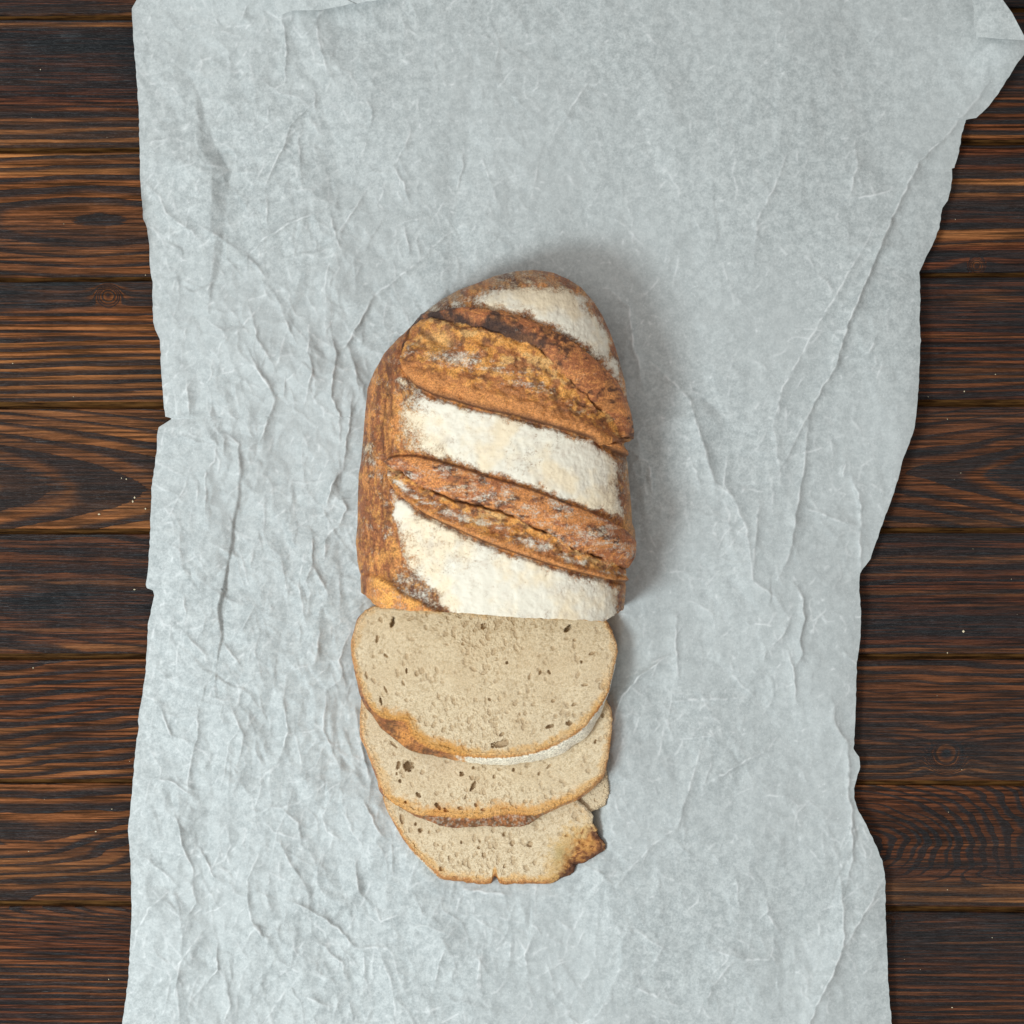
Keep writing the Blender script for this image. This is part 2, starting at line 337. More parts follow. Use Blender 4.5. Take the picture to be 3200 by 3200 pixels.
def crease(pts, A, w, side=0.0, wear=1.0, jig=3.0):
    """sharp ridge of height A along pts; side>0 makes the right-hand flank short and steep, <0 the left-hand one"""
    xs_ = [p[0] for p in pts]; ys_ = [p[1] for p in pts]; m = w*3.5
    i0 = max(int((min(xs_)-m-GX0)/GS), 0); i1 = min(int((max(xs_)+m-GX0)/GS), len(gx)); j0 = max(int((min(ys_)-m-GY0)/GS), 0); j1 = min(int((max(ys_)+m-GY0)/GS), len(gy))
    if i1-i0 < 2 or j1-j0 < 2: return
    X = HX[j0:j1, i0:i1]; Y = HY[j0:j1, i0:i1]
    X2 = X+jig*vn2(X/22, Y/22, 77); Y2 = Y+jig*vn2(X/22, Y/22, 78)
    d, sd, t = segdist(X2, Y2, pts)
    # the sign of the side: positive where the point lies right of the line in the picture
    dx = pts[-1][0]-pts[0][0]; dy = pts[-1][1]-pts[0][1]
    if dy < 0 or (abs(dy) < abs(dx)*.3 and dx > 0): sd = -sd
    rt = sd < 0
    ww = np.where(rt, w*(1-.6*max(side, 0)), w*(1+.6*min(side, 0)))
    tp = np.sin(np.pi*np.clip(t, .04, .96))**.5
    H[j0:j1, i0:i1] += A*tp*np.exp(-d/ww)
    WEAR[j0:j1, i0:i1] = np.maximum(WEAR[j0:j1, i0:i1], wear*np.exp(-(d/2.5)**2)*tp*sst(-.5, .4, vn2(X/14, Y/14, 21)))
mm = .001
CR = [ # traced creases: points, height mm, width px, steep side
 ([(880,45),(890,110),(893,160),(888,260)],2.2,26,.8),([(1000,305),(937,357),(906,393),(890,445),(850,530),(823,600)],2.6,34,.7),
 ([(932,424),(938,500),(940,570)],1.3,22,.7),([(455,575),(497,616),(518,668),(585,714),(621,750)],1.6,26,.5),([(621,704),(680,740),(740,782)],1.5,20,.6),
 ([(1000,662),(900,699),(828,745),(771,802)],2.0,26,.6),([(771,802),(800,830),(828,870)],1.5,24,.6),([(833,620),(835,715)],1.2,18,.7),
 ([(945,120),(990,60),(1000,30)],1.0,20,.4),([(985,60),(1000,150),(1022,235)],1.2,18,.6),([(983,290),(985,345)],1.3,16,.5),
 ([(1142,315),(1165,345),(1155,395)],1.1,16,.5),([(1280,395),(1275,440),(1230,520)],1.1,20,.6),([(1440,480),(1450,510),(1428,590)],1.3,16,.7),
 ([(1230,520),(1260,570),(1280,640)],1.2,20,.5),([(1030,665),(1045,730),(1070,790)],1.2,20,.6),([(1150,590),(1090,680),(1050,735)],1.4,20,.7),
 ([(1215,715),(1270,690),(1330,680)],1.1,18,.5),([(1530,160),(1560,130),(1545,210)],.8,16,.5),([(1850,240),(1790,330),(1730,420)],1.0,26,.5),
 ([(1500,480),(1560,650)],.6,20,.3),([(1260,700),(1280,800)],1.0,16,.5),([(1330,790),(1400,730),(1450,700)],1.2,22,.5),
 # long pleat on the right
 ([(3080,274),(3028,336),(2971,409),(2925,455),(2873,507),(2847,559),(2806,642),(2749,776),(2697,901),(2655,1000),(2609,1145),(2552,1243),(2495,1357),(2454,1440)],3.4,34,.85),
 ([(2790,611),(2749,678),(2697,771),(2650,854),(2609,932),(2562,1000),(2521,1078),(2448,1207),(2415,1331),(2433,1430),(2438,1497),(2436,1518)],2.2,60,.3),
 ([(2675,470),(2680,510),(2650,620)],1.4,26,.5),([(2650,620),(2720,615),(2790,590)],.9,18,.4),([(2465,455),(2440,540),(2365,690),(2360,800)],1.3,26,.5),
 ([(2525,1310),(2511,1466),(2490,1595),(2469,1725),(2433,1807)],2.3,28,.6),
 ([(2205,1393),(2231,1507),(2288,1549),(2335,1663),(2355,1818),(2423,1870),(2469,1937)],1.6,40,.6),([(2371,1575),(2362,1680),(2355,1776)],1.3,20,.5),
 ([(2490,1838),(2508,1870),(2514,1930),(2500,2000),(2510,2040),(2488,2080)],2.6,24,.8),([(2469,1937),(2440,1995),(2405,2020)],1.7,26,.8),
 ([(2666,1497),(2687,1569),(2692,1642),(2707,1657)],1.9,20,-.6),([(2689,1647),(2687,1792)],2.2,18,.3),([(2511,1585),(2604,1621),(2687,1647)],1.1,24,.3),
 ([(2743,1040),(2710,1110)],1.0,22,.5),([(2645,1440),(2633,1490)],1.2,18,.4),([(2463,2035),(2480,2090),(2488,2200)],1.7,20,.8),([(2395,2035),(2385,2065)],1.2,14,.6),
 ([(2386,2350),(2304,2392),(2215,2448)],2.0,24,.6),([(2200,2300),(2160,2440),(2120,2580),(2040,2640),(1930,2760)],1.4,34,.7),
 ([(2604,2200),(2609,2267),(2650,2324),(2653,2423),(2648,2490),(2661,2531),(2663,2687),(2645,2769)],3.0,30,.7),([(2635,2030),(2680,2080)],1.2,18,.5),
 ([(2624,2743),(2635,2847),(2637,2956),(2604,3049),(2562,3121),(2531,3200),(2500,3280)],2.8,34,.6),([(2764,2743),(2718,2831),(2681,2888),(2640,2961)],2.0,28,.6),
 ([(1920,2240),(1945,2175),(2000,2110),(2090,2050)],3.0,34,-.5),([(2113,1930),(2112,2020),(2120,2120)],1.4,18,.5),([(2100,2190),(2340,2180)],.7,16,.3),
 ([(2390,2790),(2400,2860),(2450,2930)],1.0,26,.4),([(2300,2740),(2310,2830)],.9,20,.4),([(2220,2970),(2330,3000),(2420,3000)],1.3,30,.4),([(1990,2910),(2080,2970)],1.1,24,.4),
 ([(1940,3060),(2060,3120),(2150,3160)],1.2,30,.4),([(2210,3150),(2220,3090),(2300,2990)],1.2,26,.3),
 # right of the loaf
 ([(1900,900),(1965,960),(1975,1060),(1995,1130),(2010,1200)],1.6,26,.6),([(2030,1130),(2100,1190),(2150,1240),(2180,1330),(2210,1430),(2235,1520)],2.2,36,.7),
 ([(2160,1440),(2190,1520)],1.2,22,.6),([(2028,1450),(2040,1540)],1.3,20,.6),([(2270,1430),(2262,1510),(2290,1560)],1.2,24,-.5),([(1970,1410),(2040,1450)],.8,18,.4),
 # left of the loaf
 ([(1165,925),(1120,1010),(1080,1080),(1050,1100)],3.0,30,.7),([(1165,925),(1230,880),(1330,800)],1.6,28,.5),([(1035,1030),(1050,1110),(1040,1180),(1033,1240),(1058,1290),(1060,1400)],2.5,26,.8),
 ([(965,1030),(960,1100),(975,1155),(950,1260)],2.0,26,.6),([(1085,1080),(1110,1150),(1120,1230)],1.8,22,.6),([(1100,1245),(1095,1300),(1080,1400),(1070,1470)],2.4,24,.8),
 ([(1070,1470),(1040,1510),(1020,1580)],2.6,26,.8),([(1065,1555),(1082,1590),(1060,1640)],2.0,22,.8),([(1065,1640),(1030,1660),(1010,1700)],1.4,24,.6),([(975,1680),(975,1760)],2.2,24,.8),([(973,1765),(1010,1830),(1024,1855)],1.9,22,.6),
 ([(973,1765),(948,1830)],1.7,20,.6),([(1015,1680),(1015,1750)],1.2,18,.6),([(1060,1800),(1063,1900)],1.2,20,.5),([(880,1750),(900,1860)],1.6,28,.6),([(780,960),(805,1060),(855,1145)],1.6,26,.7),
 ([(770,1080),(800,1150),(860,1250)],1.8,24,.7),([(860,1250),(835,1310),(820,1370),(780,1400)],2.4,30,.8),([(890,1180),(885,1240)],1.5,22,.6),([(885,980),(925,1080)],1.2,18,.6),([(700,1350),(745,1390),(750,1480)],1.5,24,.6),
 ([(766,1121),(828,1188),(864,1250)],1.4,24,.6),([(673,1380),(670,1440),(642,1470),(642,1638)],1.8,24,.7),([(699,1360),(699,1420)],1.2,18,.6),([(616,1500),(616,1570)],1.2,20,.6),
 ([(580,1180),(590,1290),(560,1330)],1.5,26,.6),([(545,1320),(530,1370)],1.2,16,.4),([(573,1860),(580,1920)],1.5,18,.8),([(575,1980),(640,2045)],1.5,20,.6),([(699,2006),(725,2050),(751,2083)],1.6,20,.7),
 ([(470,1850),(478,1960),(465,2060)],1.3,22,.5),([(497,2200),(518,2257),(538,2309)],1.9,22,.8),([(616,2200),(616,2293),(590,2407),(585,2480)],2.3,34,.8),([(487,2433),(549,2448),(590,2485)],1.6,18,.5),
 ([(541,2526),(569,2640),(603,2718),(603,2759)],2.5,32,.7),([(450,2681),(500,2720),(549,2764)],1.6,20,.3),([(626,2655),(668,2743),(688,2749)],1.9,20,.8),([(818,2645),(776,2743),(771,2795),(782,2873),(849,2961)],2.0,34,.6),
 ([(870,2630),(911,2707),(958,2775)],1.5,22,.6),([(597,2770),(611,2820),(575,2880)],1.8,22,.6),([(549,2770),(466,2837),(430,2900),(414,2976)],1.8,30,.6),([(678,2935),(678,3028),(642,3080)],1.9,20,.8),
 ([(916,2821),(990,2855),(1050,2900),(1110,2960),(1135,2975)],2.4,24,.7),([(1135,2975),(1140,3050)],1.4,20,.6),([(1010,2960),(1070,3010),(1080,3060)],1.4,22,.6),([(780,2890),(830,2930)],1.8,20,.7),
 ([(1180,2960),(1220,3060),(1240,3200)],1.3,34,.5),([(860,3000),(940,3040)],1.2,20,.4),([(700,3040),(720,3140),(700,3200)],1.2,20,.5),([(940,3110),(1030,3150)],1.2,18,.6),([(1110,2690),(1120,2780),(1150,2830)],1.8,22,.6),
 ([(1135,2500),(1180,2600),(1200,2620)],1.8,22,.6),([(1000,2530),(1020,2600),(1060,2620)],1.3,20,.5),([(870,2520),(930,2570),(940,2640)],1.4,20,.5),([(1240,2860),(1190,2880),(1170,2830)],1.2,20,.5),
 ([(1450,2780),(1600,2800)],1.3,24,.4),([(1390,2960),(1370,3020),(1360,3080)],1.4,22,.6),([(1500,2980),(1490,3080)],1.1,22,.6),([(1600,2920),(1590,3020)],1.2,26,.6),([(1680,2900),(1640,2980),(1650,3060)],1.0,24,.5),
 ([(640,2900),(560,3010),(540,3150)],1.3,22,.5),([(550,3020),(560,3200)],1.2,22,.5),([(1100,1960),(1060,2060),(1080,2160)],1.5,24,.6),([(1110,2200),(1130,2330),(1160,2450)],1.7,24,.6),([(1000,1950),(985,2080)],1.4,24,.5),
 ([(960,1700),(930,1830),(960,1960)],1.2,22,.5),([(880,2160),(900,2280),(870,2380)],1.4,24,.6),([(720,2200),(760,2300),(740,2400)],1.3,22,.6),([(1020,2160),(1010,2280),(1060,2400)],1.5,24,.6)]
for p_, A_, w_, s_ in CR: crease(p_, A_*mm*1.0, w_*.68, s_)
# many small random creases, thick on the crumpled left and sparse on the right
r = np.random.default_rng(5)
for n in range(3300):
    x = r.uniform(400, 2800); y = r.uniform(-100, 3300)
    a = float(amp_map(np.array(x), np.array(y)))
    if r.uniform() > a*1.3+.1: continue
    ang = r.normal(math.pi/2, .75); l = r.uniform(15, 70)*(.6+.6*a); pts = [(x, y)]
    for s_ in range(r.integers(1, 4)):
        x += math.cos(ang)*l; y += math.sin(ang)*l; pts.append((x, y)); ang += r.normal(0, .5)
    crease(pts, r.uniform(.10, .60)*mm*(.3+.7*a), r.uniform(5, 10), r.uniform(-.2, .8), r.uniform(.1, .8))
# tiny white curls where the coating cracked
for n in range(900):
    x = r.uniform(400, 2850); y = r.uniform(-100, 3300); ang = r.uniform(0, 6.28); pts = [(x, y)]
    for s_ in range(3):
        x += math.cos(ang)*r.uniform(3, 9); y += math.sin(ang)*r.uniform(3, 9); pts.append((x, y)); ang += r.normal(0, .8)
    crease(pts, 0.00002, 5, 0, r.uniform(.5, 1.0), 1.0)
def bread_area(x, y):
    return sst(120, -40, -sdpoly(x, y, [(1400,900),(1750,900),(1930,1250),(1950,1900),(1900,2450),(1800,2680),(1400,2720),(1200,2400),(1130,1900),(1150,1300),(1260,1060)])*-1*-1)
sdb = sdpoly(HX, HY, [(1400,900),(1750,900),(1930,1250),(1950,1900),(1900,2450),(1905,2660),(1800,2730),(1400,2745),(1270,2620),(1190,2440),(1130,1900),(1150,1300),(1260,1060)])
under = sst(-10, 70, sdb)
H = H-H[(HX > 500) & (HX < 2600)].mean()
Hl = H.min()
base_h = 0.0068
H = np.maximum(H+base_h, .0005+.0008*np.exp(np.minimum((H+base_h)/.0012, 1)))
H = H*(1-under)+np.minimum(H, .0012)*under
# map the sheet between its two traced edges
npx = 830; ys = np.arange(-150, 3330, 3.05)
U = np.linspace(0, 1, npx); xl = interp(ys, [(b, a) for a, b in EL]); xr = interp(ys, [(b, a) for a, b in ER])
xl = xl+1.2*vn2(ys/14, ys*0, 3); xr = xr+1.2*vn2(ys/14, ys*0, 4)
PX = xl[:, None]+(xr-xl)[:, None]*U[None]; PY = ys[:, None]+0*PX
def samp(a):
    fi = np.clip((PX-GX0)/GS, 0, len(gx)-2.001); fj = np.clip((PY-GY0)/GS, 0, len(gy)-2.001); i = fi.astype(int); j = fj.astype(int); u = fi-i; v_ = fj-j
    return (a[j, i]*(1-u)+a[j, i+1]*u)*(1-v_)+(a[j+1, i]*(1-u)+a[j+1, i+1]*u)*v_
PZ = samp(H); PW = samp(WEAR)
dl = PX-xl[:, None]; dr = xr[:, None]-PX
PZ = lerp(PZ, .0018, np.exp(-dl/45)*.75)+.0022*np.exp(-dl/16)*(.5+.5*fbm(PY/220, PY*0, 61, 2))
PZ = lerp(PZ, .0025, np.exp(-dr/70)*.6)+.0014*np.exp(-dr/40)*(.6+.5*fbm(PY/200, PY*0, 63, 2))
def lift(cx, cy, rx, ry, h): return h*np.exp(-((PX-cx)/rx)**2-((PY-cy)/ry)**2)
PZ += lift(3170, 130, 160, 150, .016)+lift(2860, 1250, 120, 420, .004)+lift(900, -60, 300, 90, .010)
# small step where the sheet overlaps itself along the right edge
V = world(PX, PY, PZ).reshape(-1, 3)
mp, nt, bs = new_mat('parchment')
P = pos(nt)
ma = noise(nt, P, 260, 5, .62); mb = noise(nt, P, 900, 4, .65); mc_ = noise(nt, scaled(nt, P, (2600, 900, 900)), 1, 2, .6)
big = noise(nt, P, 9, 3, .5)
t = mth(nt, 'ADD', mth(nt, 'MULTIPLY', mapr(nt, ma, .34, .68), .5), mth(nt, 'MULTIPLY', mapr(nt, mb, .32, .7), .5))
colp = mixc(nt, t, (0.345, 0.375, 0.376), (0.590, 0.622, 0.617))
colp = mixc(nt, mth(nt, 'MULTIPLY', mapr(nt, big, .35, .65), .5), colp, (0.475, 0.50, 0.497))
fibr = mapr(nt, mc_, .63, .74)
colp = mixc(nt, mth(nt, 'MULTIPLY', fibr, .45), colp, (0.80, 0.82, 0.82))
colp = mixc(nt, mth(nt, 'MULTIPLY', attr(nt, 'wear'), .62), colp, (0.90, 0.91, 0.91))
nt.links.new(colp, bs.inputs['Base Color']); bs.inputs['Roughness'].default_value = .52; bs.inputs['Specular IOR Level'].default_value = .35
nt.links.new(bump(nt, mth(nt, 'ADD', mb, mth(nt, 'MULTIPLY', ma, 2.0)), .32, .0002), bs.inputs['Normal'])
tr = nd(nt, 'ShaderNodeBsdfTranslucent'); nt.links.new(colp, tr.inputs[0]); ms = nd(nt, 'ShaderNodeMixShader'); ms.inputs[0].default_value = .12
nt.links.new(bs.outputs[0], ms.inputs[1]); nt.links.new(tr.outputs[0], ms.inputs[2]); nt.links.new(ms.outputs[0], nt.nodes['Material Output'].inputs[0])
paper = empty('baking_paper', 'crumpled pale grey baking paper spread under the bread', 'baking paper')
mesh('sheet', V, grid_faces(len(ys), npx, flip=True), mp, paper, {'wear': PW.ravel()})
def flap(name, poly, zf, n=60, seed=1, label=None):
    """folded-over piece of the sheet: fan grid of a polygon lying zf(x,y) above the table"""
    B = smooth_poly(poly, 160); c = B.mean(0); R = np.linspace(0, 1, n)[:, None, None]
    G_ = c+R*(B[None]-c); X = G_[..., 0]; Y = G_[..., 1]
    Z = zf(X, Y)+.0006*fbm(X/90, Y/90, seed, 2)
    o = mesh(name, world(X, Y, Z).reshape(-1, 3), grid_faces(n, 160, wrap=True), mp, paper, {'wear': np.zeros(X.size)})
    if label: o['label'] = label
def smooth_poly(poly, n):
    P_ = np.array(poly, float); P2 = np.roll(P_, -1, 0); d = np.hypot(*(P2-P_).T); cum = np.concatenate([[0], np.cumsum(d)])
    t = np.linspace(0, cum[-1], n, endpoint=False); i = np.clip(np.searchsorted(cum, t, side='right')-1, 0, len(P_)-1); u = ((t-cum[i])/d[i])[:, None]
    return P_[i]*(1-u)+P2[i]*u
flap('folded_corner', [(3037,-80),(3038,0),(3044,30),(3043,57),(3045,98),(3050,104),(3051,127),(3059,115),(3120,121),(3208,126),(3199,109),(3163,41),(3134,0),(3085,-80)], lambda x, y: .0235+.000034*(x-3040)+.00001*(124-y), seed=2, label='corner of the sheet turned over')
flap('folded_edge', [(842,-80),(858,10),(868,45),(880,46),(911,33),(1000,31),(1024,27),(1075,17),(1107,8),(1112,13),(1140,5),(1180,1),(1215,-80)], lambda x, y: .0195+.00005*(40-y), seed=5, label='top edge of the sheet turned over')

# ------------------------------------------------------------------ bread materials
def bread_mat(name, rough, sc, bs_, det=.0004, var=.35, dusty=False):
    m, nt, b = new_mat(name); P = pos(nt); c = attr(nt, 'tint', 'Color')
    a = noise(nt, P, sc, 5, .65); f = noise(nt, P, sc*3.1, 3, .6)
    k = mth(nt, 'ADD', mapr(nt, a, .3, .7, -var, var), mapr(nt, f, .3, .7, -var, var)); k = mth(nt, 'ADD', k, 1.0)
    cc = nd(nt, 'ShaderNodeVectorMath', operation='SCALE'); nt.links.new(c, cc.inputs[0]); nt.links.new(k, cc.inputs['Scale'])
    out = cc.outputs[0]
    if dusty:       # flour: a density attribute broken into grains
        g1 = noise(nt, P, 900, 4, .7); g2 = noise(nt, P, 3000, 2, .6); g3 = noise(nt, P, 260, 3, .6)
        g = mth(nt, 'ADD', mth(nt, 'MULTIPLY', g1, .40), mth(nt, 'ADD', mth(nt, 'MULTIPLY', g2, .28), mth(nt, 'MULTIPLY', g3, .32)))
        gs = mapr(nt, g, .34, .66, 0.0, 1.0, 'LINEAR')
        fa = mapr(nt, mth(nt, 'SUBTRACT', mth(nt, 'ADD', gs, mth(nt, 'MULTIPLY', attr(nt, 'dust'), 1.15)), 1.0), -.15, .50)
        fa = mth(nt, 'MULTIPLY', fa, mapr(nt, attr(nt, 'dust'), .02, .15)); spk = noise(nt, P, 520, 3, .75); fa = mth(nt, 'MULTIPLY', fa, mth(nt, 'SUBTRACT', 1.0, mth(nt, 'MULTIPLY', mapr(nt, spk, .60, .72), mapr(nt, attr(nt, 'dust'), 1.0, .72, .15, 1.0))))
        fcol = mixc(nt, mapr(nt, noise(nt, P, 45, 3, .6), .45, .62), (.765, .72, .605), (.80, .68, .49))
        fcol = mixc(nt, mth(nt, 'MULTIPLY', mapr(nt, noise(nt, P, 160, 4, .7), .50, .72), .42), fcol, (.55, .46, .37))
        fcol = mixc(nt, mth(nt, 'MULTIPLY', mapr(nt, g2, .5, .75), .25), fcol, (.83, .80, .71))
        out = mixc(nt, mth(nt, 'MULTIPLY', fa, .93), out, fcol)
    nt.links.new(out, b.inputs['Base Color']); b.inputs['Roughness'].default_value = rough; b.inputs['Specular IOR Level'].default_value = .25
    bh = mth(nt, 'ADD', a, f)
    if dusty: bh = mth(nt, 'MULTIPLY', bh, mth(nt, 'MULTIPLY_ADD', fa, -.75, 1.0))
    nt.links.new(bump(nt, bh, bs_, det), b.inputs['Normal'])
    return m
m_crust = bread_mat('floured_crust', .46, 1100, .6, .0006, .36, True)
m_crumb = bread_mat('rye_crumb', .85, 2200, .3, .0004, .20)
FLOUR = np.array([.86, .80, .655]); FLOUR2 = np.array([.90, .75, .52]); BROWN = np.array([.54, .22, .068]); DBROWN = np.array([.095, .038, .020]); REDB = np.array([.30, .105, .040])
GOLD = np.array([.76, .355, .092]); OCHRE = np.array([.62, .37, .145]); CRUMB = np.array([.615, .50, .34]); ORANGE = np.array([.72, .31, .075]); BLACK = np.array([.028, .016, .013])
def mc(a, b, t): return a*(1-t[..., None])+b*t[..., None]

# ------------------------------------------------------------------ loaf
LL = [(1671,843),(1619,846),(1547,862),(1495,883),(1433,906),(1381,935),(1340,966),(1318,979),(1309,992),(1278,1023),(1242,1059),(1200,1105),(1169,1162),(1148,1214),(1142,1276),(1135,1369),(1128,1442),(1121,1479),(1118,1547),(1117,1660),(1112,1733),(1117,1816),(1126,1868),(1130,1960)]
LR = [(1671,843),(1723,850),(1775,872),(1816,898),(1857,945),(1883,986),(1904,1033),(1925,1090),(1940,1142),(1953,1193),(1961,1245),(1972,1281),(1977,1333),(1981,1373),(1953,1382),(1950,1387),(1957,1411),(1963,1473),(1972,1567),(1976,1640),(1984,1661),(1990,1707),(1983,1743),(1970,1774),(1957,1800),(1956,1868),(1951,1914),(1948,1960)]
U1 = [(1250,1090),(1262,1045),(1290,1010),(1313,979),(1371,973),(1454,961),(1516,965),(1578,976),(1645,994),(1713,1023),(1775,1054),(1837,1100),(1889,1147),(1930,1195),(1958,1250),(1975,1300),(1984,1350)]
C1 = [(1254,1100),(1280,1030),(1314,992),(1381,1002),(1443,1010),(1516,1030),(1568,1050),(1645,1071),(1697,1105),(1749,1157),(1806,1209),(1857,1266),(1904,1300),(1945,1368),(1984,1375)]
L1 = [(1250,1120),(1267,1173),(1298,1209),(1361,1240),(1438,1261),(1516,1284),(1593,1299),(1671,1320),(1749,1343),(1826,1364),(1878,1390),(1925,1416),(1984,1440)]
U2 = [(1200,1440),(1222,1424),(1257,1420),(1298,1420),(1361,1435),(1438,1456),(1516,1482),(1593,1505),(1671,1529),(1749,1560),(1826,1588),(1889,1614),(1951,1650),(1992,1690)]
C2 = [(1203,1450),(1257,1479),(1309,1516),(1361,1542),(1412,1562),(1495,1583),(1568,1604),(1619,1619),(1671,1655),(1749,1681),(1785,1712),(1852,1733),(1904,1759),(1960,1780)]
L2 = [(1203,1470),(1215,1500),(1242,1542),(1283,1578),(1335,1614),(1412,1650),(1490,1686),(1568,1717),(1645,1743),(1723,1769),(1800,1790),(1878,1808),(1930,1818),(1985,1822)]
U3 = [(1180,1795),(1221,1816),(1257,1847),(1309,1873),(1361,1899),(1412,1922),(1470,1945)]
S1 = U1+L1[::-1]; S2 = U2+L2[::-1]
F1 = [(1400,952),(1443,926),(1516,896),(1568,878),(1645,872),(1713,878),(1780,892),(1838,940),(1890,1005),(1925,1105),(1962,1215),(1985,1310)]+U1[::-1][2:13]
F2 = L1[2:-1]+[(1940,1450),(1950,1560),(1975,1650)]+U2[::-1][2:-2]+[(1225,1330),(1240,1230)]
F3 = L2[1:-2]+[(1945,1830),(1925,1960),(1440,1960),(1412,1922),(1370,1890),(1340,1842),(1275,1800),(1240,1742),(1240,1660),(1224,1583)]
def loaf_look(x, y, phi_low):
    """outward relief (m) and colour of the crust at photograph position x, y"""
    s1 = sdpoly(x, y, S1); s2 = sdpoly(x, y, S2)
    f1 = sdpoly(x, y, F1); f2 = sdpoly(x, y, F2); f3 = sdpoly(x, y, F3)
    n_s = fbm(x/40, y/40, 1, 5, .6); n_m = fbm(x/110, y/110, 2, 4); n_f = fbm(x/11, y/11, 3, 3, .7); n_v = fbm(x/5, y/5, 4, 2); n_st = fbm(x/16, y/90, 6, 4, .6)
    # plain crust: mottled brown with long streaks
    c = mc(BROWN*1.05, REDB, sst(-.45, .25, n_st)); c = mc(c, DBROWN, .80*sst(.05, .65, n_m+.5*n_s)); c = mc(c, GOLD*.8, .6*sst(.2, .7, fbm(x/22, y/40, 8, 4, .6)))
    dust = .16+.24*sst(-.2, .6, n_m)+.20*sst(.0, .7, n_s); d = .00032*n_s+.00012*n_f+.00012*n_st
    c = mc(c, DBROWN*1.2, .55*sst(.0, .6, fbm(x/26, y/60, 83, 4, .65)))
    c = mc(c, GOLD*.9, .45*sst(.2, .7, fbm(x/9, y/16, 81, 3, .6))); c = mc(c, DBROWN, .5*sst(.2, .7, fbm(x/10, y/13, 82, 3, .6)))
    c = mc(c, np.array([.50, .30, .14]), .55*sst(1945, 1975, x)*sst(1380, 1480, y))
    # cap of the loaf (above the first score) paler and dustier
    cap = sst(1000, 930, y)*(s1 < 0)
    c = mc(c, np.array([.45, .29, .16]), cap*.45*sst(-.3, .4, fbm((x+y*.5)/60, (y-x*.5)/16, 9, 4, .6)))
    # flour
    for f, k_ in ((f1, 0), (f2, 1), (f3, 2)):
        if k_ == 0: lf = sst(1560, 1400, x)*1.0+.9*sst(930, 880, y); w_ = 34
        elif k_ == 1: lf = 1.15*sst(1400, 1215, x)+.9*sst(1860, 1960, x)*.6; w_ = 26
        else: lf = 1.0*sst(1360, 1240, x)*sst(1600, 1750, y)+.7*sst(1880, 1960, x)+.25*sst(1790, 1900, y)*sst(1480, 1370, x); w_ = 26
        v = .10+.90*sst(-w_*.8, w_*1.2, f+16*n_s+7*n_f)-.54*lf*(.80+.7*n_s)-.12*sst(0, .6, n_m)
        v = np.where(f < -w_*1.9, 0, np.clip(v, 0, 1)*sst(-w_*1.9, -w_*.1, f+8*n_s))
        c = mc(c, np.array([.46, .27, .14]), .6*sst(.3, .9, v)); dust = np.maximum(dust, v); d = d+.0003*sst(.4, 1, v)
    # scores
    for sd_, U_, C_, L_, first in ((s1, U1, C1, L1, True), (s2, U2, C2, L2, False)):
        yu, yc, yl = interp(x, U_), interp(x, C_), interp(x, L_)
        yc = yc+5*fbm(x/30, y*0, 22, 3); ins = sst(-1, 5, sd_+1.5*n_f)
        e = np.clip((y-yu)/np.maximum(yc-yu, 4), -1, 3); b = np.clip((y-yc)/np.maximum(yl-yc, 4), -1, 1)
        ear = (y < yc)
        ce = mc(REDB*1.25, DBROWN*1.1, sst(-.2, .5, n_s+.3*n_m)); ce = mc(ce, BROWN*1.15, .75*sst(-.1, .5, fbm(x/50, y/20, 24, 4)))
        de = (.12 if first else .34)+(.16 if first else .22)*fbm(x/60, y/14, 27, 4, .65)
        ce = mc(ce, BROWN*1.5, .5*sst(.1, .6, fbm(x/12, y/7, 28, 3)))
        if first: ce = mc(ce, BLACK*1.5, .85*sst(1480, 1330, x)*sst(-.35, .3, n_s+.3)); ce = mc(ce, BLACK*1.6, .88*sst(.25, .8, e+.5*n_s)*sst(1780, 1600, x))
        cb = mc(GOLD*.92, ORANGE*.85, sst(-.4, .2, fbm(x/34, y/26, 31, 4, .6))); cb = mc(cb, OCHRE, .8*sst(.15, .5, fbm(x/45, y/30, 33, 4, .6))*sst(.7, .2, b))
        cb = mc(cb, REDB*1.1, .85*sst(-.15, .4, fbm(x/30, y/22, 35, 5, .65)+.55*b-.1)); cb = mc(cb, DBROWN*1.3, .75*sst(.05, .6, fbm(x/20, y/16, 37, 4)))
        cb = mc(cb, BROWN*1.1, sst(.55, .9, b)*.85); cb = mc(cb, DBROWN*1.2, .8*sst(.88, 1.0, b))
        db = (.06 if first else .20)+(.42 if first else .45)*G(b, .45 if first else .5, .20)*sst(-.2, .5, fbm(x/70, y/18, 29, 4, .6)+.15)+.12*n_s
        if first: db *= sst(1950, 1700, x)*.6+.4
        if first:
            cb = mc(cb, OCHRE*1.1, .8*G(x, 1372, 34)*G(y, 1062, 26)); cb = mc(cb, np.array([.62, .30, .07]), .9*G(x, 1367, 24)*G(y, 1085, 18))
        cs = np.where(ear[..., None], ce, cb)
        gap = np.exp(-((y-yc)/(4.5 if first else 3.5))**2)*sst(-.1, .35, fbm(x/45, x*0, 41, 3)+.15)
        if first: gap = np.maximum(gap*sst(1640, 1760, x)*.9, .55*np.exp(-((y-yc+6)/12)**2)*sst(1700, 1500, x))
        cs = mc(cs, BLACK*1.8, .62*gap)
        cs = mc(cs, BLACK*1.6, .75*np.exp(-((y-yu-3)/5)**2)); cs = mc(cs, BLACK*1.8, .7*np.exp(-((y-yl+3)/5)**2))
        c = mc(c, cs, ins); dust = lerp(dust, np.clip(np.where(ear, de, db), 0, 1)*(1-gap), ins)
        dust = dust*(1-.8*np.exp(-((y-yu-3)/6)**2)*sst(-12, 0, sd_))*(1-.7*np.exp(-((y-yl+3)/6)**2)*sst(-12, 0, sd_))
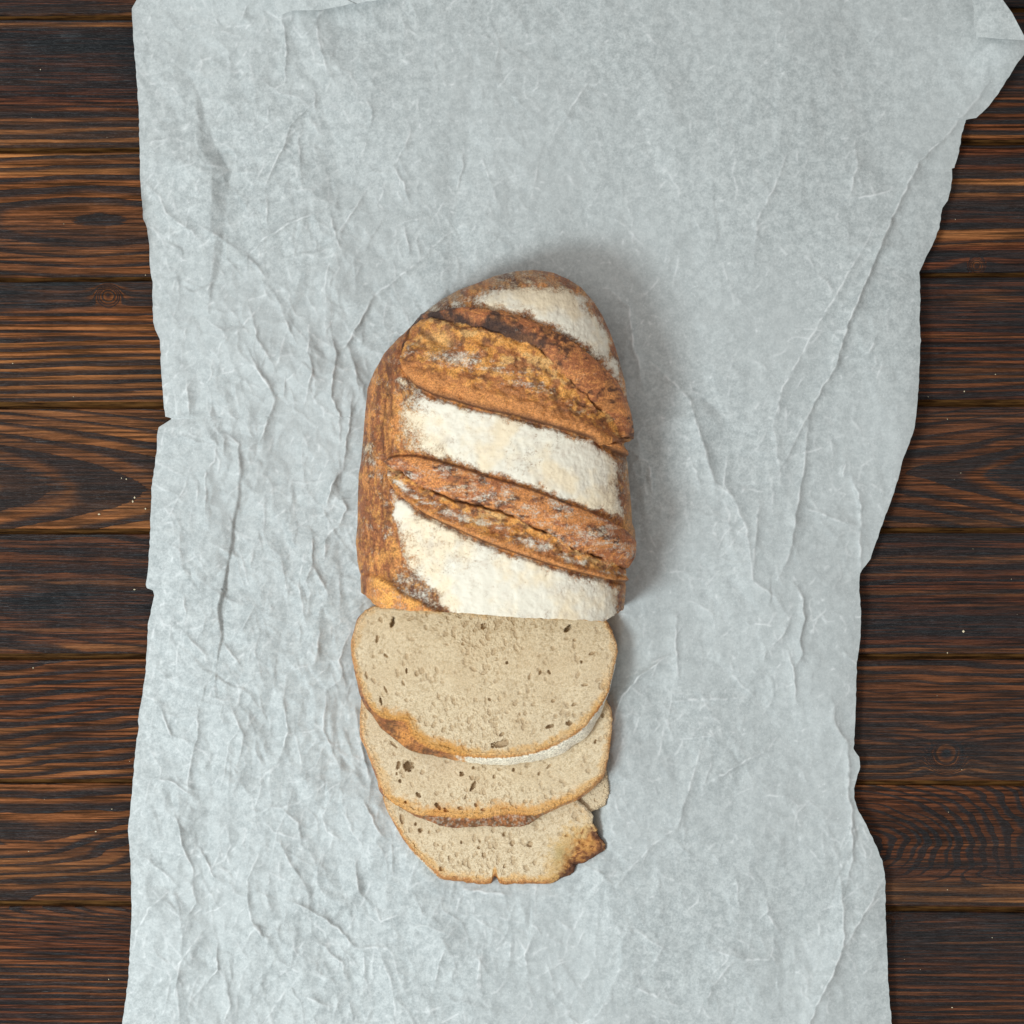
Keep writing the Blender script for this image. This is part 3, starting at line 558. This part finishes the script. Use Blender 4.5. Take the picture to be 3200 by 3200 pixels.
        rise = .0030*np.sin(np.clip(e, 0, 1)*np.pi*.8+.35)
        bur = .0012+.0012*fbm(x/38, y/28, 44, 4, .55)+.0022*G(b, .80, .17)-.0012*G(b, .25, .2)+.0004*fbm(x/13, y/11, 46, 3)
        dd = np.where(ear, rise, bur)-.0034*gap*(sd_ > 4)
        dd = dd*sst(0, 9, sd_)*1.0-.0012*np.exp(-((sd_+2)/6)**2)
        if first: dd -= .0035*G(x, 1372, 26)*G(y, 1065, 22)
        d = d*(1-ins*.6)+dd
    # third score running into the cut
    y3 = interp(x, U3); b3 = sst(0, 14, y-y3+4*n_f)*sst(1150, 1185, x)*sst(1480, 1430, x)
    c3 = mc(GOLD, BROWN, sst(-.2, .4, n_s)); c = mc(c, c3, b3); dust = lerp(dust, .26+.15*n_s, b3)
    c = mc(c, DBROWN, .8*np.exp(-((y-y3+6)/16)**2)*sst(1170, 1230, x)*sst(1430, 1390, x)*sst(-.3, .3, n_s+.2)); d = d+b3*.0015-.001*np.exp(-((y-y3)/6)**2)*(x < 1430)
    # fold of crust running down the left flank
    dv, _, _ = segdist(x, y, [(1212,1240),(1200,1330),(1205,1430),(1196,1520),(1205,1640)]); dv = dv+5*n_s; c = mc(c, DBROWN, .4*np.exp(-((dv-6)/6)**2)); c = mc(c, GOLD*1.0, .35*np.exp(-(dv/3.5)**2)*sst(-.2, .4, n_f+.1)); d = d-.0007*np.exp(-((dv-8)/6)**2)
    return d, np.clip(c, 0, 1), np.clip(dust, 0, 1)
nv_, nu_ = 400, 470
ZW, ZM = .028, .068; Z0 = .0022
v = np.linspace(0, 1, nv_); yrow = 843.5+(1926-843.5)*(1-(1-v)**1.0*1.0)
tt_ = np.linspace(0, 1, nv_); yrow = np.where(tt_ < .35, 843.5+380*(tt_/.35)**1.9*.9, 0); y35 = 843.5+342
yrow = np.where(tt_ < .35, yrow, y35+(1926-y35)*((tt_-.35)/.65))
xl_ = interp(yrow, [(b, a) for a, b in LL]); xr_ = interp(yrow, [(b, a) for a, b in LR])
xm = (xl_+xr_)/2; hw = np.maximum((xr_-xl_)/2, 2.0)
nlow = 60; ph = np.concatenate([-np.linspace(1, 0, nlow, endpoint=False), np.linspace(0, np.pi, nu_-2*nlow), np.pi+np.linspace(0, 1, nlow+1)[1:]])
dd_ = (yrow-843.5)
cap_ = np.sqrt(np.clip(1-(1-np.clip(dd_/330, 0, 1))**2.3, 0, 1))
Zc = ZW+(ZM-ZW)*cap_*(1-.05*sst(1500, 1926, yrow)); Zl = ZW-(ZW-Z0)*np.sqrt(np.clip(1-(1-np.clip(dd_/70, 0, 1))**2, 0, 1))
PXl = np.zeros((nv_, nu_)); PZl = np.zeros((nv_, nu_)); PYl = yrow[:, None]+0*PXl
for j, p in enumerate(ph):
    if 0 <= p <= np.pi:
        cx_ = math.cos(p); sx = math.sin(p); ex = .84
        PXl[:, j] = xm-hw*np.sign(cx_)*abs(cx_)**ex; PZl[:, j] = ZW+(Zc-ZW)*sx**.86
    else:
        t_ = -p if p < 0 else p-np.pi; sg = -1 if p < 0 else 1
        inn = 1-.20*(1-math.sqrt(max(1-t_**2, 0))) if t_ < .999 else .80
        PXl[:, j] = xm+sg*hw*inn; PZl[:, j] = ZW-(ZW-Zl)*math.sin(min(t_*1.0, 1)*math.pi/2)
# the cut end: a vertical plane, turned slightly; convert to its picture position at every height
wcut = 279+(PXl-1148)*(46/772.)
kz = (HC-PZl)/HC; en_ = np.abs(PXl-xm[:, None])/hw[:, None]; wcut = wcut-34*sst(.80, 1.02, en_)**1.5+3.2*fbm(PXl/45, PZl*300, 88, 4, .65); ycut = 1600+wcut/kz
PYl = PYl+(ycut-1926)*sst(.62, 1.0, (yrow-843.5)[:, None]/(1926-843.5))
W = world(PXl, PYl, PZl)
du = np.gradient(W, axis=1); dvv = np.gradient(W, axis=0); N = np.cross(dvv, du); N /= (np.linalg.norm(N, axis=-1, keepdims=True)+1e-12)
cen = W.mean(axis=1, keepdims=True); sg = np.sign((N*(W-cen)).sum(-1, keepdims=True).mean()); N *= sg
d, c, dust = loaf_look(PXl, PYl, None); d = d*(.28+.72*sst(.15, .6, np.abs(N[..., 2])))
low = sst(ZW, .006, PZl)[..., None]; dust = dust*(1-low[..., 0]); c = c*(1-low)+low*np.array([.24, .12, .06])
fade = np.ones(nv_); fade[-3:] = [.7, .3, 0]; N2 = N.copy(); N2[-12:, :, 1] = 0
W = W+N2*(d*sst(.004, .02, PZl))[..., None]*1.0
W[..., 2] = np.maximum(W[..., 2], Z0)
# a little raggedness of the score edges outward on the silhouette
Fl = grid_faces(nv_, nu_, flip=False)
loaf = empty('bread_loaf', 'large sourdough loaf with floured crust and two diagonal scores, its lower end cut off', 'bread loaf')
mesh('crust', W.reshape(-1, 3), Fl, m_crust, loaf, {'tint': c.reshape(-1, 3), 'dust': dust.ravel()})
sec = W[-1]; nr = 34; cpt = np.array([sec[:, 0].mean(), sec[:, 1].mean(), .035]); R = np.linspace(0, 1, nr)[:, None, None]
sec2 = sec[::2]; cutm = cpt*(1-R)+sec2[None]*R; fx = fbm(cutm[..., 0]*900, cutm[..., 2]*900, 5, 3); cutm[..., 1] += .0003*fx*(R[..., 0] < .97)*(R[..., 0] > 0)
cc_ = mc(CRUMB+0*cutm, GOLD*.8, sst(.93, .98, R[..., 0]+0*fx)); cc_ = cc_*(1-.25*sst(.2, .8, fx))[..., None]
mesh('crumb', cutm.reshape(-1, 3), grid_faces(nr, len(sec2), wrap=True), m_crumb, loaf, {'tint': cc_.reshape(-1, 3)})
btm = W[:, [0, -1]]; 
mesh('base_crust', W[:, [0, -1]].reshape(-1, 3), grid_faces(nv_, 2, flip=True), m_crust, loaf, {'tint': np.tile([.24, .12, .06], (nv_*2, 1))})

# ------------------------------------------------------------------ slices
def square_disc(n):
    a = np.linspace(-1, 1, n); X, Y = np.meshgrid(a, a); u = X*np.sqrt(1-Y*Y/2); v_ = Y*np.sqrt(1-X*X/2)
    return np.hypot(u, v_), np.arctan2(v_, u)
def make_slice(label, face, outer, zf, thick, pores, seed, look, n=300, name='bread_slice', centre=None, parent=None, rim=15, npore=700, bothflat=False):
    """face: traced outline of the cut face; outer: traced outline of the lowest visible crust; zf(x,y): height of the face"""
    nb = 720; B = np.array(face, float); c = np.array(centre) if centre else B.mean(0)
    def radial(poly, th):
        Q = smooth_closed(poly, 1600); a = np.arctan2(Q[:, 1]-c[1], Q[:, 0]-c[0]); r_ = np.hypot(Q[:, 0]-c[0], Q[:, 1]-c[1]); o = np.argsort(a)
        return np.interp(th, np.concatenate([a[o]-2*np.pi, a[o], a[o]+2*np.pi]), np.tile(r_[o], 3))
    thb = np.linspace(-np.pi, np.pi, nb, endpoint=False)
    rough = 2.2*fbm(np.cos(thb)*40, np.sin(thb)*40, seed, 4, .6)+1.3*fbm(np.cos(thb)*110, np.sin(thb)*110, seed+1, 2)
    rf_ = radial(face, thb)+rough; ro = np.maximum(radial(outer, thb)+rough+2.5*fbm(np.cos(thb)*9, np.sin(thb)*9, seed+3, 2), rf_-3)
    # crumb disc
    R_, TH = square_disc(n); RB = np.interp(TH, np.concatenate([thb, [np.pi]]), np.append(rf_, rf_[0]))-rim
    X = c[0]+R_*RB*np.cos(TH); Y = c[1]+R_*RB*np.sin(TH)
    dedge = (1-R_)*RB+rim
    r = np.random.default_rng(seed); D = np.zeros(X.shape); DK = np.zeros(X.shape)
    lst = [(x_, y_, a_, b_, an, dp) for x_, y_, a_, b_, an, dp in pores]
    for _ in range(npore):
        t_ = r.uniform(-np.pi, np.pi); q_ = math.sqrt(r.uniform(0, .96)); rb = np.interp(t_, thb, rf_)
        sz = 1.5*(r.pareto(2.3)+1); sz = min(sz, 6.5); asp = r.uniform(.9, 2.2)
        lst.append((c[0]+q_*rb*math.cos(t_), c[1]+q_*rb*math.sin(t_), sz, sz*asp, r.normal(.15, .5), .46*sz))
    for x_, y_, a_, b_, an, dp in lst:    # a_ half-width, b_ half-length, an: lean from the vertical
        m = (np.abs(X-x_) < b_+a_+8) & (np.abs(Y-y_) < b_+a_+8)
        if not m.any(): continue
        xx = X[m]-x_; yy = Y[m]-y_; ca, sa = math.cos(an), math.sin(an); p_ = (xx*ca+yy*sa)/a_; q_ = (-xx*sa+yy*ca)/b_
        rr = p_*p_+q_*q_+.5*vn2(xx/5+x_, yy/5, 5); k = sst(1.25, .45, rr); D[m] = np.maximum(D[m], k*dp); DK[m] = np.maximum(DK[m], k*min(1, dp/5))
    Z = zf(X, Y)-D*S*1.25*sst(2, 10, dedge)+.00004*fbm(X/6, Y/6, seed+4, 3)+.0003*fbm(X/70, Y/70, seed+5, 2)
    nf = fbm(X/7, Y/7, seed+8, 3, .7); nm = fbm(X/90, Y/90, seed+9, 3); ns = fbm(X/3.6, Y/3.6, seed+10, 1)
    col = mc(CRUMB*1.07, CRUMB*np.array([.80, .745, .67]), sst(-.3, .6, nf+.4*ns)); col = mc(col, CRUMB*np.array([1.12, 1.12, 1.12]), .5*sst(.1, .6, ns-.2*nf)); col = mc(col, CRUMB*np.array([.95, .9, .84]), .5*sst(-.3, .5, nm))
    col = mc(col, np.array([.36, .24, .13]), .62*np.minimum(DK*1.25, 1))
    def rimcol(dist, X, Y, base):
        g = fbm(X/16, Y/16, seed+12, 4, .6)
        g2 = fbm(X/60, Y/60, seed+13, 3); lo = sst(c[1]-40, c[1]+120, Y); b = mc(base, np.array([.62, .37, .145]), (.58+.25*g2+.3*lo)*sst(30, 6, dist+10*g+6*g2-8*lo)); b = mc(b, np.array([.44, .19, .055]), (.6+.3*g2+.2*lo)*sst(11, 1, dist+4*g)); return b
    col = rimcol(dedge, X, Y, col); col = look(X, Y, dedge, col, 0)
    root = parent if parent else empty(name, label, 'bread slice', (0, 0, 0), group=None)
    mesh('crumb', world(X, Y, Z).reshape(-1, 3), grid_faces(n, n, flip=True), m_crumb, root, {'tint': np.clip(col, 0, 1).reshape(-1, 3)})
    # crust: rim on the face, then the side down to the underside
    rows = []; cols = []
    ct, st_ = np.cos(thb), np.sin(thb)
    def ring_(rr, z, cfun): 
        X_ = c[0]+rr*ct; Y_ = c[1]+rr*st_; z_ = z(X_, Y_); rows.append(world(X_, Y_, z_)); cols.append(cfun(X_, Y_))
    for k in np.linspace(0, 1, 6):
        dist = rim*(1-k)
        ring_(rf_-dist, lambda a, b, k=k: zf(a, b)-.0007*k**3+.00025*fbm(a/9, b/9, seed+14, 3)*(k > 0), lambda a, b, dist=dist: look(a, b, dist+0*a, rimcol(dist+0*a, a, b, np.broadcast_to(CRUMB, a.shape+(3,))), 0))
    ex = ro-rf_; sm = -rough*.85
    for k in np.linspace(.06, 1, 16):
        f = k**.7
        def cf(a, b, k=k):
            g = fbm(a/14, b/14+k*9, seed+20, 4, .6); cc = mc(BROWN*1.1+0*a[..., None], GOLD, sst(-.3, .4, g)); cc = mc(cc, np.array([.45, .32, .2]), .4*sst(0, .5, fbm(a/6, b/6, seed+24, 3))); cc = mc(cc, REDB, .8*sst(.1, .6, fbm(a/24, b/24, seed+22, 3)))
            return look(a, b, -k*np.maximum(ex, 1), cc, 1)
        ring_(rf_+ex*f-6*sst(.8, 1, k)+sm*sst(0, .25, k), lambda a, b, k=k: zf(a, b)-.0007-k*thick+.00035*fbm(a/40, b/40, seed+16, 2)*(k < 1), cf)
    Vr = np.concatenate(rows); nrr = len(rows)
    cen_ = world(np.array([c[0]]), np.array([c[1]]), np.array([float(zf(c[0], c[1]))-thick]))
    Vr = np.concatenate([Vr, cen_]); Cr = np.concatenate(cols+[CRUMB[None]]); i = np.arange(nb); l0 = (nrr-1)*nb
    tri = np.stack([l0+i, l0+(i+1) % nb, np.full(nb, nrr*nb)], -1)
    mesh('crust', Vr, [grid_faces(nrr, nb, wrap=True), tri], m_crust, root, {'tint': np.clip(Cr, 0, 1)})
    return root
# slice leaning on the one below, next to the loaf
face1 = [(1215,1896),(1180,1893),(1160,1897),(1138,1910),(1117,1938),(1104,1979),(1100,2026),(1107,2067),(1115,2109),(1128,2150),(1146,2192),(1170,2225),(1205,2245),(1240,2250),(1270,2256),(1280,2275),(1290,2300),(1324,2326),(1361,2342),(1433,2360),(1516,2368),(1593,2365),(1671,2352),(1749,2321),(1816,2280),(1857,2233),(1891,2186),(1909,2135),(1922,2078),(1930,2031),(1917,1985),(1899,1945),(1878,1930),(1850,1926),(1700,1918),(1450,1906)]
outer1 = [(1215,1896),(1180,1893),(1160,1897),(1138,1910),(1115,1938),(1102,1979),(1096,2030),(1098,2060),(1112,2120),(1124,2170),(1150,2223),(1183,2274),(1228,2316),(1285,2352),(1355,2364),(1430,2381),(1490,2391),(1557,2394),(1645,2387),(1749,2363),(1802,2331),(1852,2288),(1887,2208),(1911,2140),(1922,2080),(1930,2031),(1917,1985),(1899,1945),(1878,1930),(1850,1926),(1700,1918),(1450,1906)]
def z1(x, y): return .0135+.0200*np.clip((y-1900)/480., -.1, 1.1)
def look1(x, y, dist, c, side):
    g = fbm(x/12, y/12, 301, 4, .6)
    if side:
        fl = sst(1425, 1475, x+30*g)*sst(1960, 2080, y); c = mc(c, mc(FLOUR*1.02+0*x[..., None], np.array([.66, .59, .50]), .45*sst(.0, .7, fbm(x/20, y/14, 303, 4, .6)+.5*sst(1650, 1850, x)-.1)), fl)
        br = sst(1430, 1390, x)*sst(2080, 2200, y); c = mc(c, mc(REDB+0*x[..., None], DBROWN, sst(-.1, .5, g)), .75*br); c = mc(c, ORANGE, .7*G(x, 1265, 32)*G(y, 2300, 28)); c = mc(c, DBROWN, .7*br*sst(.0, .5, fbm(x/13, y/13, 305, 4, .7)))
    else:
        dd, _, _ = segdist(x, y, [(1190,2235),(1262,2245),(1278,2290),(1330,2325),(1430,2350)])
        c = mc(c, np.array([.55, .26, .06]), .8*sst(42, 5, dd+16*g)*sst(2170, 2230, y)); c = mc(c, ORANGE*.7, .6*sst(14, 0, dist)*sst(2200, 2260, y)*sst(1700, 1500, x))
    return c
por1 = [(1227,1946,6,17,.25,22),(1512,1956,9,11,1.0,12),(1776,1963,6,14,.7,18),(1179,1995,5,15,.15,8),(1190,1935,6,11,-.3,4),(1206,2048,5,9,-.9,8),(1271,2096,3,8,0,11),(1585,2071,4,6,.2,11),(1656,2113,4,15,.25,5),(1689,2100,4,9,.4,10),(1717,2101,4,9,-.6,10),(1818,2067,5,5,1,9),(1190,2189,4,14,-.2,12),(1146,2110,4,14,-.3,5),(1302,2105,7,9,0,4),(1566,2324,11,32,1.38,12),(1719,2270,6,15,1.2,15),(1779,2259,8,10,1.4,14),(1569,2294,5,9,1.0,7),(1531,2185,5,5,1.2,7),(1827,2140,5,11,1.5,6),(1795,2200,5,9,1.1,6),(1852,2040,5,12,1.3,6),(1447,2012,5,6,.4,5),(1728,2190,5,8,1.2,5),(1260,2132,4,10,-.4,5),(1795,2000,5,6,.8,5),(1206,2155,4,12,-.4,6),(1625,2230,4,5,.4,5),(1809,2271,4,6,1,10),(1397,2013,4,5,.5,4)]
make_slice('uppermost bread slice, tucked against the cut end of the loaf', face1, outer1, z1, .0105, por1, 101, look1, n=330, centre=(1515, 2125), npore=2100)
# middle slice
face2 = [(1170,2150),(1140,2165),(1130,2185),(1125,2233),(1127,2285),(1133,2305),(1151,2352),(1173,2408),(1195,2469),(1207,2492),(1254,2525),(1305,2546),(1361,2548),(1426,2553),(1510,2555),(1560,2545),(1612,2543),(1673,2546),(1719,2530),(1766,2509),(1813,2486),(1855,2453),(1887,2416),(1903,2352),(1911,2300),(1913,2250),(1910,2218),(1896,2192),(1880,2165),(1840,2150),(1500,2140)]
outer2 = [(1170,2150),(1140,2165),(1130,2185),(1123,2233),(1124,2285),(1129,2310),(1146,2352),(1166,2412),(1188,2474),(1203,2492),(1240,2517),(1286,2545),(1333,2569),(1389,2588),(1435,2590),(1505,2587),(1566,2590),(1636,2588),(1665,2574),(1690,2552),(1743,2527),(1808,2498),(1855,2462),(1889,2418),(1903,2352),(1911,2300),(1913,2250),(1910,2218),(1896,2192),(1880,2165),(1840,2150),(1500,2140)]
def z2(x, y): return .0130+.0130*np.clip((y-2150)/400., -.1, 1.1)
def look2(x, y, dist, c, side):
    g = fbm(x/12, y/12, 311, 4, .6)
    if side:
        br = sst(2440, 2520, y); c = mc(c, mc(REDB*1.1+0*x[..., None], DBROWN, sst(-.3, .5, g)), .85*br*sst(1800, 1650, x)); c = mc(c, FLOUR*.7, .4*sst(.35, .8, fbm(x/6, y/6, 315, 3)+.2)*br)
    else:
        c = mc(c, np.array([.60, .30, .085]), .65*sst(60, 10, dist+25*g)*sst(2440, 2520, y)); c = mc(c, ORANGE*.8, .7*(G(x, 1610, 50)*G(y, 2555, 26)+G(x, 1370, 26)*G(y, 2540, 24)))
    return c
por2 = [(1278,2394,16,17,.6,26),(1246,2391,7,14,.2,12),(1443,2418,7,8,0,13),(1480,2455,6,19,.5,15),(1308,2484,7,9,-.8,12),(1251,2440,5,6,0,11),(1440,2525,6,10,1.8,8),(1510,2530,5,10,1.5,8),(1369,2520,7,14,-.7,14),(1395,2535,6,14,-.5,10),(1605,2405,5,6,0,10),(1685,2417,4,8,.3,7),(1715,2395,4,10,.7,8),(1861,2317,4,7,.3,10),(1545,2426,5,6,.4,6),(1474,2430,8,8,1.5,4),(1487,2515,5,6,0,9),(1456,2490,4,9,.4,6),(1230,2325,5,16,-.8,6),(1240,2418,3,5,0,9),(1480,2398,4,6,.5,9),(1320,2412,8,8,.4,4),(1883,2235,5,8,.3,8),(1268,2507,4,4,0,9),(1575,2525,3,14,1.2,5)]
make_slice('middle bread slice of the fanned three, overlapped by one and lying on another', face2, outer2, z2, .0100, por2, 102, look2, n=310, centre=(1515, 2360), npore=1700)
# lowest slice, torn at its right side
face3 = [(1230,2440),(1205,2450),(1198,2488),(1209,2529),(1235,2576),(1263,2623),(1291,2660),(1324,2692),(1361,2730),(1382,2745),(1445,2753),(1500,2761),(1532,2759),(1540,2742),(1546,2736),(1553,2740),(1566,2761),(1610,2760),(1650,2759),(1719,2759),(1752,2743),(1789,2729),(1800,2702),(1831,2694),(1864,2671),(1890,2653),(1887,2632),(1868,2609),(1864,2588),(1852,2573),(1853,2550),(1843,2534),(1820,2512),(1795,2490),(1770,2455),(1740,2435),(1500,2425)]
outer3 = [(1230,2440),(1205,2450),(1196,2488),(1207,2529),(1232,2578),(1259,2626),(1286,2665),(1318,2698),(1355,2734),(1379,2749),(1445,2757),(1500,2764),(1534,2762),(1541,2745),(1546,2739),(1552,2743),(1566,2764),(1610,2763),(1650,2763),(1719,2763),(1755,2747),(1792,2732),(1804,2706),(1834,2698),(1867,2674),(1893,2655),(1889,2632),(1870,2609),(1865,2588),(1853,2573),(1853,2550),(1843,2534),(1820,2512),(1795,2490),(1770,2455),(1740,2435),(1500,2425)]
BP = [(1722,2775),(1735,2700),(1748,2650),(1790,2605),(1845,2570),(1920,2580),(1920,2700),(1800,2775)]
def z3(x, y):
    s_ = sst(-20, 70, sdpoly(np.asarray(x, float)+0*y, np.asarray(y, float)+0*x, BP)) if np.ndim(x) else 0
    return .0128+.0008*(y-2600)/200.-.0040*s_+(.0011*fbm(np.asarray(x)/22, np.asarray(y)/22, 327, 3)*s_ if np.ndim(x) else 0)
def look3(x, y, dist, c, side):
    g = fbm(x/14, y/14, 321, 4, .6); s_ = sdpoly(x, y, BP)+26*g
    c = mc(c, np.array([.58, .36, .13]), .75*sst(-50, 10, s_)); c = mc(c, np.array([.52, .24, .065]), .85*sst(10, 42, s_)); c = mc(c, REDB*.9, .85*sst(40, 5, dist+14*g)*sst(-5, 20, s_)); g4 = fbm(x/9, y/9, 323, 4, .7); c = mc(c, REDB, .75*sst(-.1, .5, g4+.25*sst(20, 70, s_)-.2)*sst(10, 40, s_)); c = mc(c, DBROWN, .95*sst(34, 2, dist+14*g)*sst(0, 25, s_)); c = mc(c, DBROWN, .6*sst(.2, .6, g4)*sst(10, 50, s_))
    c = mc(c, np.array([.40, .33, .16]), .55*G(x, 1748, 22)*G(y, 2670, 30))
    lb = sst(2690, 2725, y)*sst(1740, 1700, x)*(x > 1340); c = mc(c, np.array([.42, .17, .05]), .8*sst(20, 4, dist+8*g)*lb)
    if side: c = mc(c, FLOUR*.9, .9*G(x, 1335, 70)*G(y, 2700, 50)*(x < 1385)); c = mc(c, CRUMB*.95, sst(1780, 1800, x)*sst(2590, 2560, y))
    if not side: c = mc(c, CRUMB, sst(1780, 1800, x)*sst(2590, 2560, y)*sst(24, 0, dist))
    return c
por3 = [(1257,2560,7,17,-.15,7),(1314,2594,7,8,.8,12),(1576,2606,5,8,.2,9),(1602,2634,8,9,.3,7),(1656,2638,8,11,.2,9),(1512,2670,7,8,.5,6),(1381,2714,7,9,.6,9),(1405,2680,5,7,0,5),(1577,2707,6,6,0,5),(1450,2700,5,5,0,5),(1545,2740,6,10,.2,10),(1497,2649,5,5,0,7),(1442,2632,4,5,.3,7),(1300,2575,4,6,0,9),(1771,2611,4,8,1.2,7),(1550,2640,9,9,.3,3),(1370,2640,3,4,0,5),(1342,2600,4,5,.2,4),(1500,2628,4,4,0,5),(1790,2590,8,8,.3,3)]
s3 = make_slice('lowest bread slice at the bottom of the fan, with torn scorched corner', face3, outer3, z3, .0108, por3, 103, look3, n=290, centre=(1540, 2605), npore=1400)
fragf = [(1760,2470),(1790,2497),(1818,2520),(1843,2543),(1850,2535),(1868,2529),(1880,2522),(1892,2513),(1897,2497),(1903,2483),(1903,2460),(1900,2436),(1898,2418),(1893,2404),(1870,2385),(1830,2380),(1770,2400)]
s4 = make_slice('small torn crumb corner under the right edge of the middle slice', fragf, fragf, lambda x, y: .0098-.0016*sst(1860, 1780, x)+0*y, .0075, [(1845,2450,4,6,0,5),(1860,2500,5,5,0,4),(1875,2440,4,5,0,4)], 104, lambda x, y, dist, c, side: mc(c, CRUMB*.97, np.full(x.shape, .85)) if side or True else c, n=120, centre=(1840, 2455), rim=8, npore=240, name='bread_chunk')
s4['category'] = 'bread chunk'

# ------------------------------------------------------------------ crumbs on the table and paper
mcr, nt, bs = new_mat('crumb_bits'); bs.inputs['Base Color'].default_value = (.72, .62, .42, 1); bs.inputs['Roughness'].default_value = .9
def crumb_bit(x, y, rpx, z, V, F):
    r = np.random.default_rng(int(x*7+y)); i0 = len(V)
    a, b = r.uniform(.6, 1.2, 2)
    for p in [(1,0,0),(-1,0,0),(0,1,0),(0,-1,0),(0,0,1),(0,0,-1),(.6,.6,.4),(-.6,-.6,.4)][:6]:
        j = r.uniform(.7, 1.2); V.append(((x-1600+p[0]*rpx*a*j)*S, (1600-y+p[1]*rpx*b*j)*S, z+p[2]*rpx*S*.6))
    for t_ in [(0,2,4),(2,1,4),(1,3,4),(3,0,4),(2,0,5),(1,2,5),(3,1,5),(0,3,5)]: F.append([i0+k for k in t_])
V = []; F = []
for x, y, rp in [(127,218,3),(415,1567,7),(421,1555,5),(310,1607,6),(420,1842,6),(395,1497,3),(455,1590,4),(380,1494,3),(40,1136,4),(350,2528,4),(300,2598,5),(104,2087,4),(2960,2780,3),(3010,1973,6),(3013,1223,4),(2928,2174,3),(3005,2405,4),(3160,1810,3),(2975,3148,5),(455,860,3),(3002,1478,3),(2985,686,3),(2960,2040,3),(3100,2930,3),(2960,1310,2.5),(3110,1170,3),(2900,1240,2.5),(230,1240,3),(90,2660,3),(200,700,2.5),(340,3060,3)]:
    crumb_bit(x, y, rp*.62, .0004, V, F)
rr = np.random.default_rng(12)
for _ in range(14):
    x = rr.choice([rr.uniform(0, 430), rr.uniform(2800, 3200)]); crumb_bit(x, rr.uniform(0, 3200), rr.uniform(.6, 1.3), .0005, V, F)
cr = mesh('bread_crumbs', np.array(V), np.array(F), mcr, None, smooth=False); cr['kind'] = 'stuff'; cr['label'] = 'pale crumbs and flour specks scattered on the planks'
mdk, nt, bs = new_mat('dark_speck'); bs.inputs['Base Color'].default_value = (.03, .018, .012, 1)
V = []; F = []; crumb_bit(893, 2883, 4.5, .0055, V, F)
sp = mesh('burnt_crumb', np.array(V), np.array(F), mdk, None, smooth=False); sp['label'] = 'tiny dark burnt crumb lying on the paper, lower left'; sp['category'] = 'crumb'
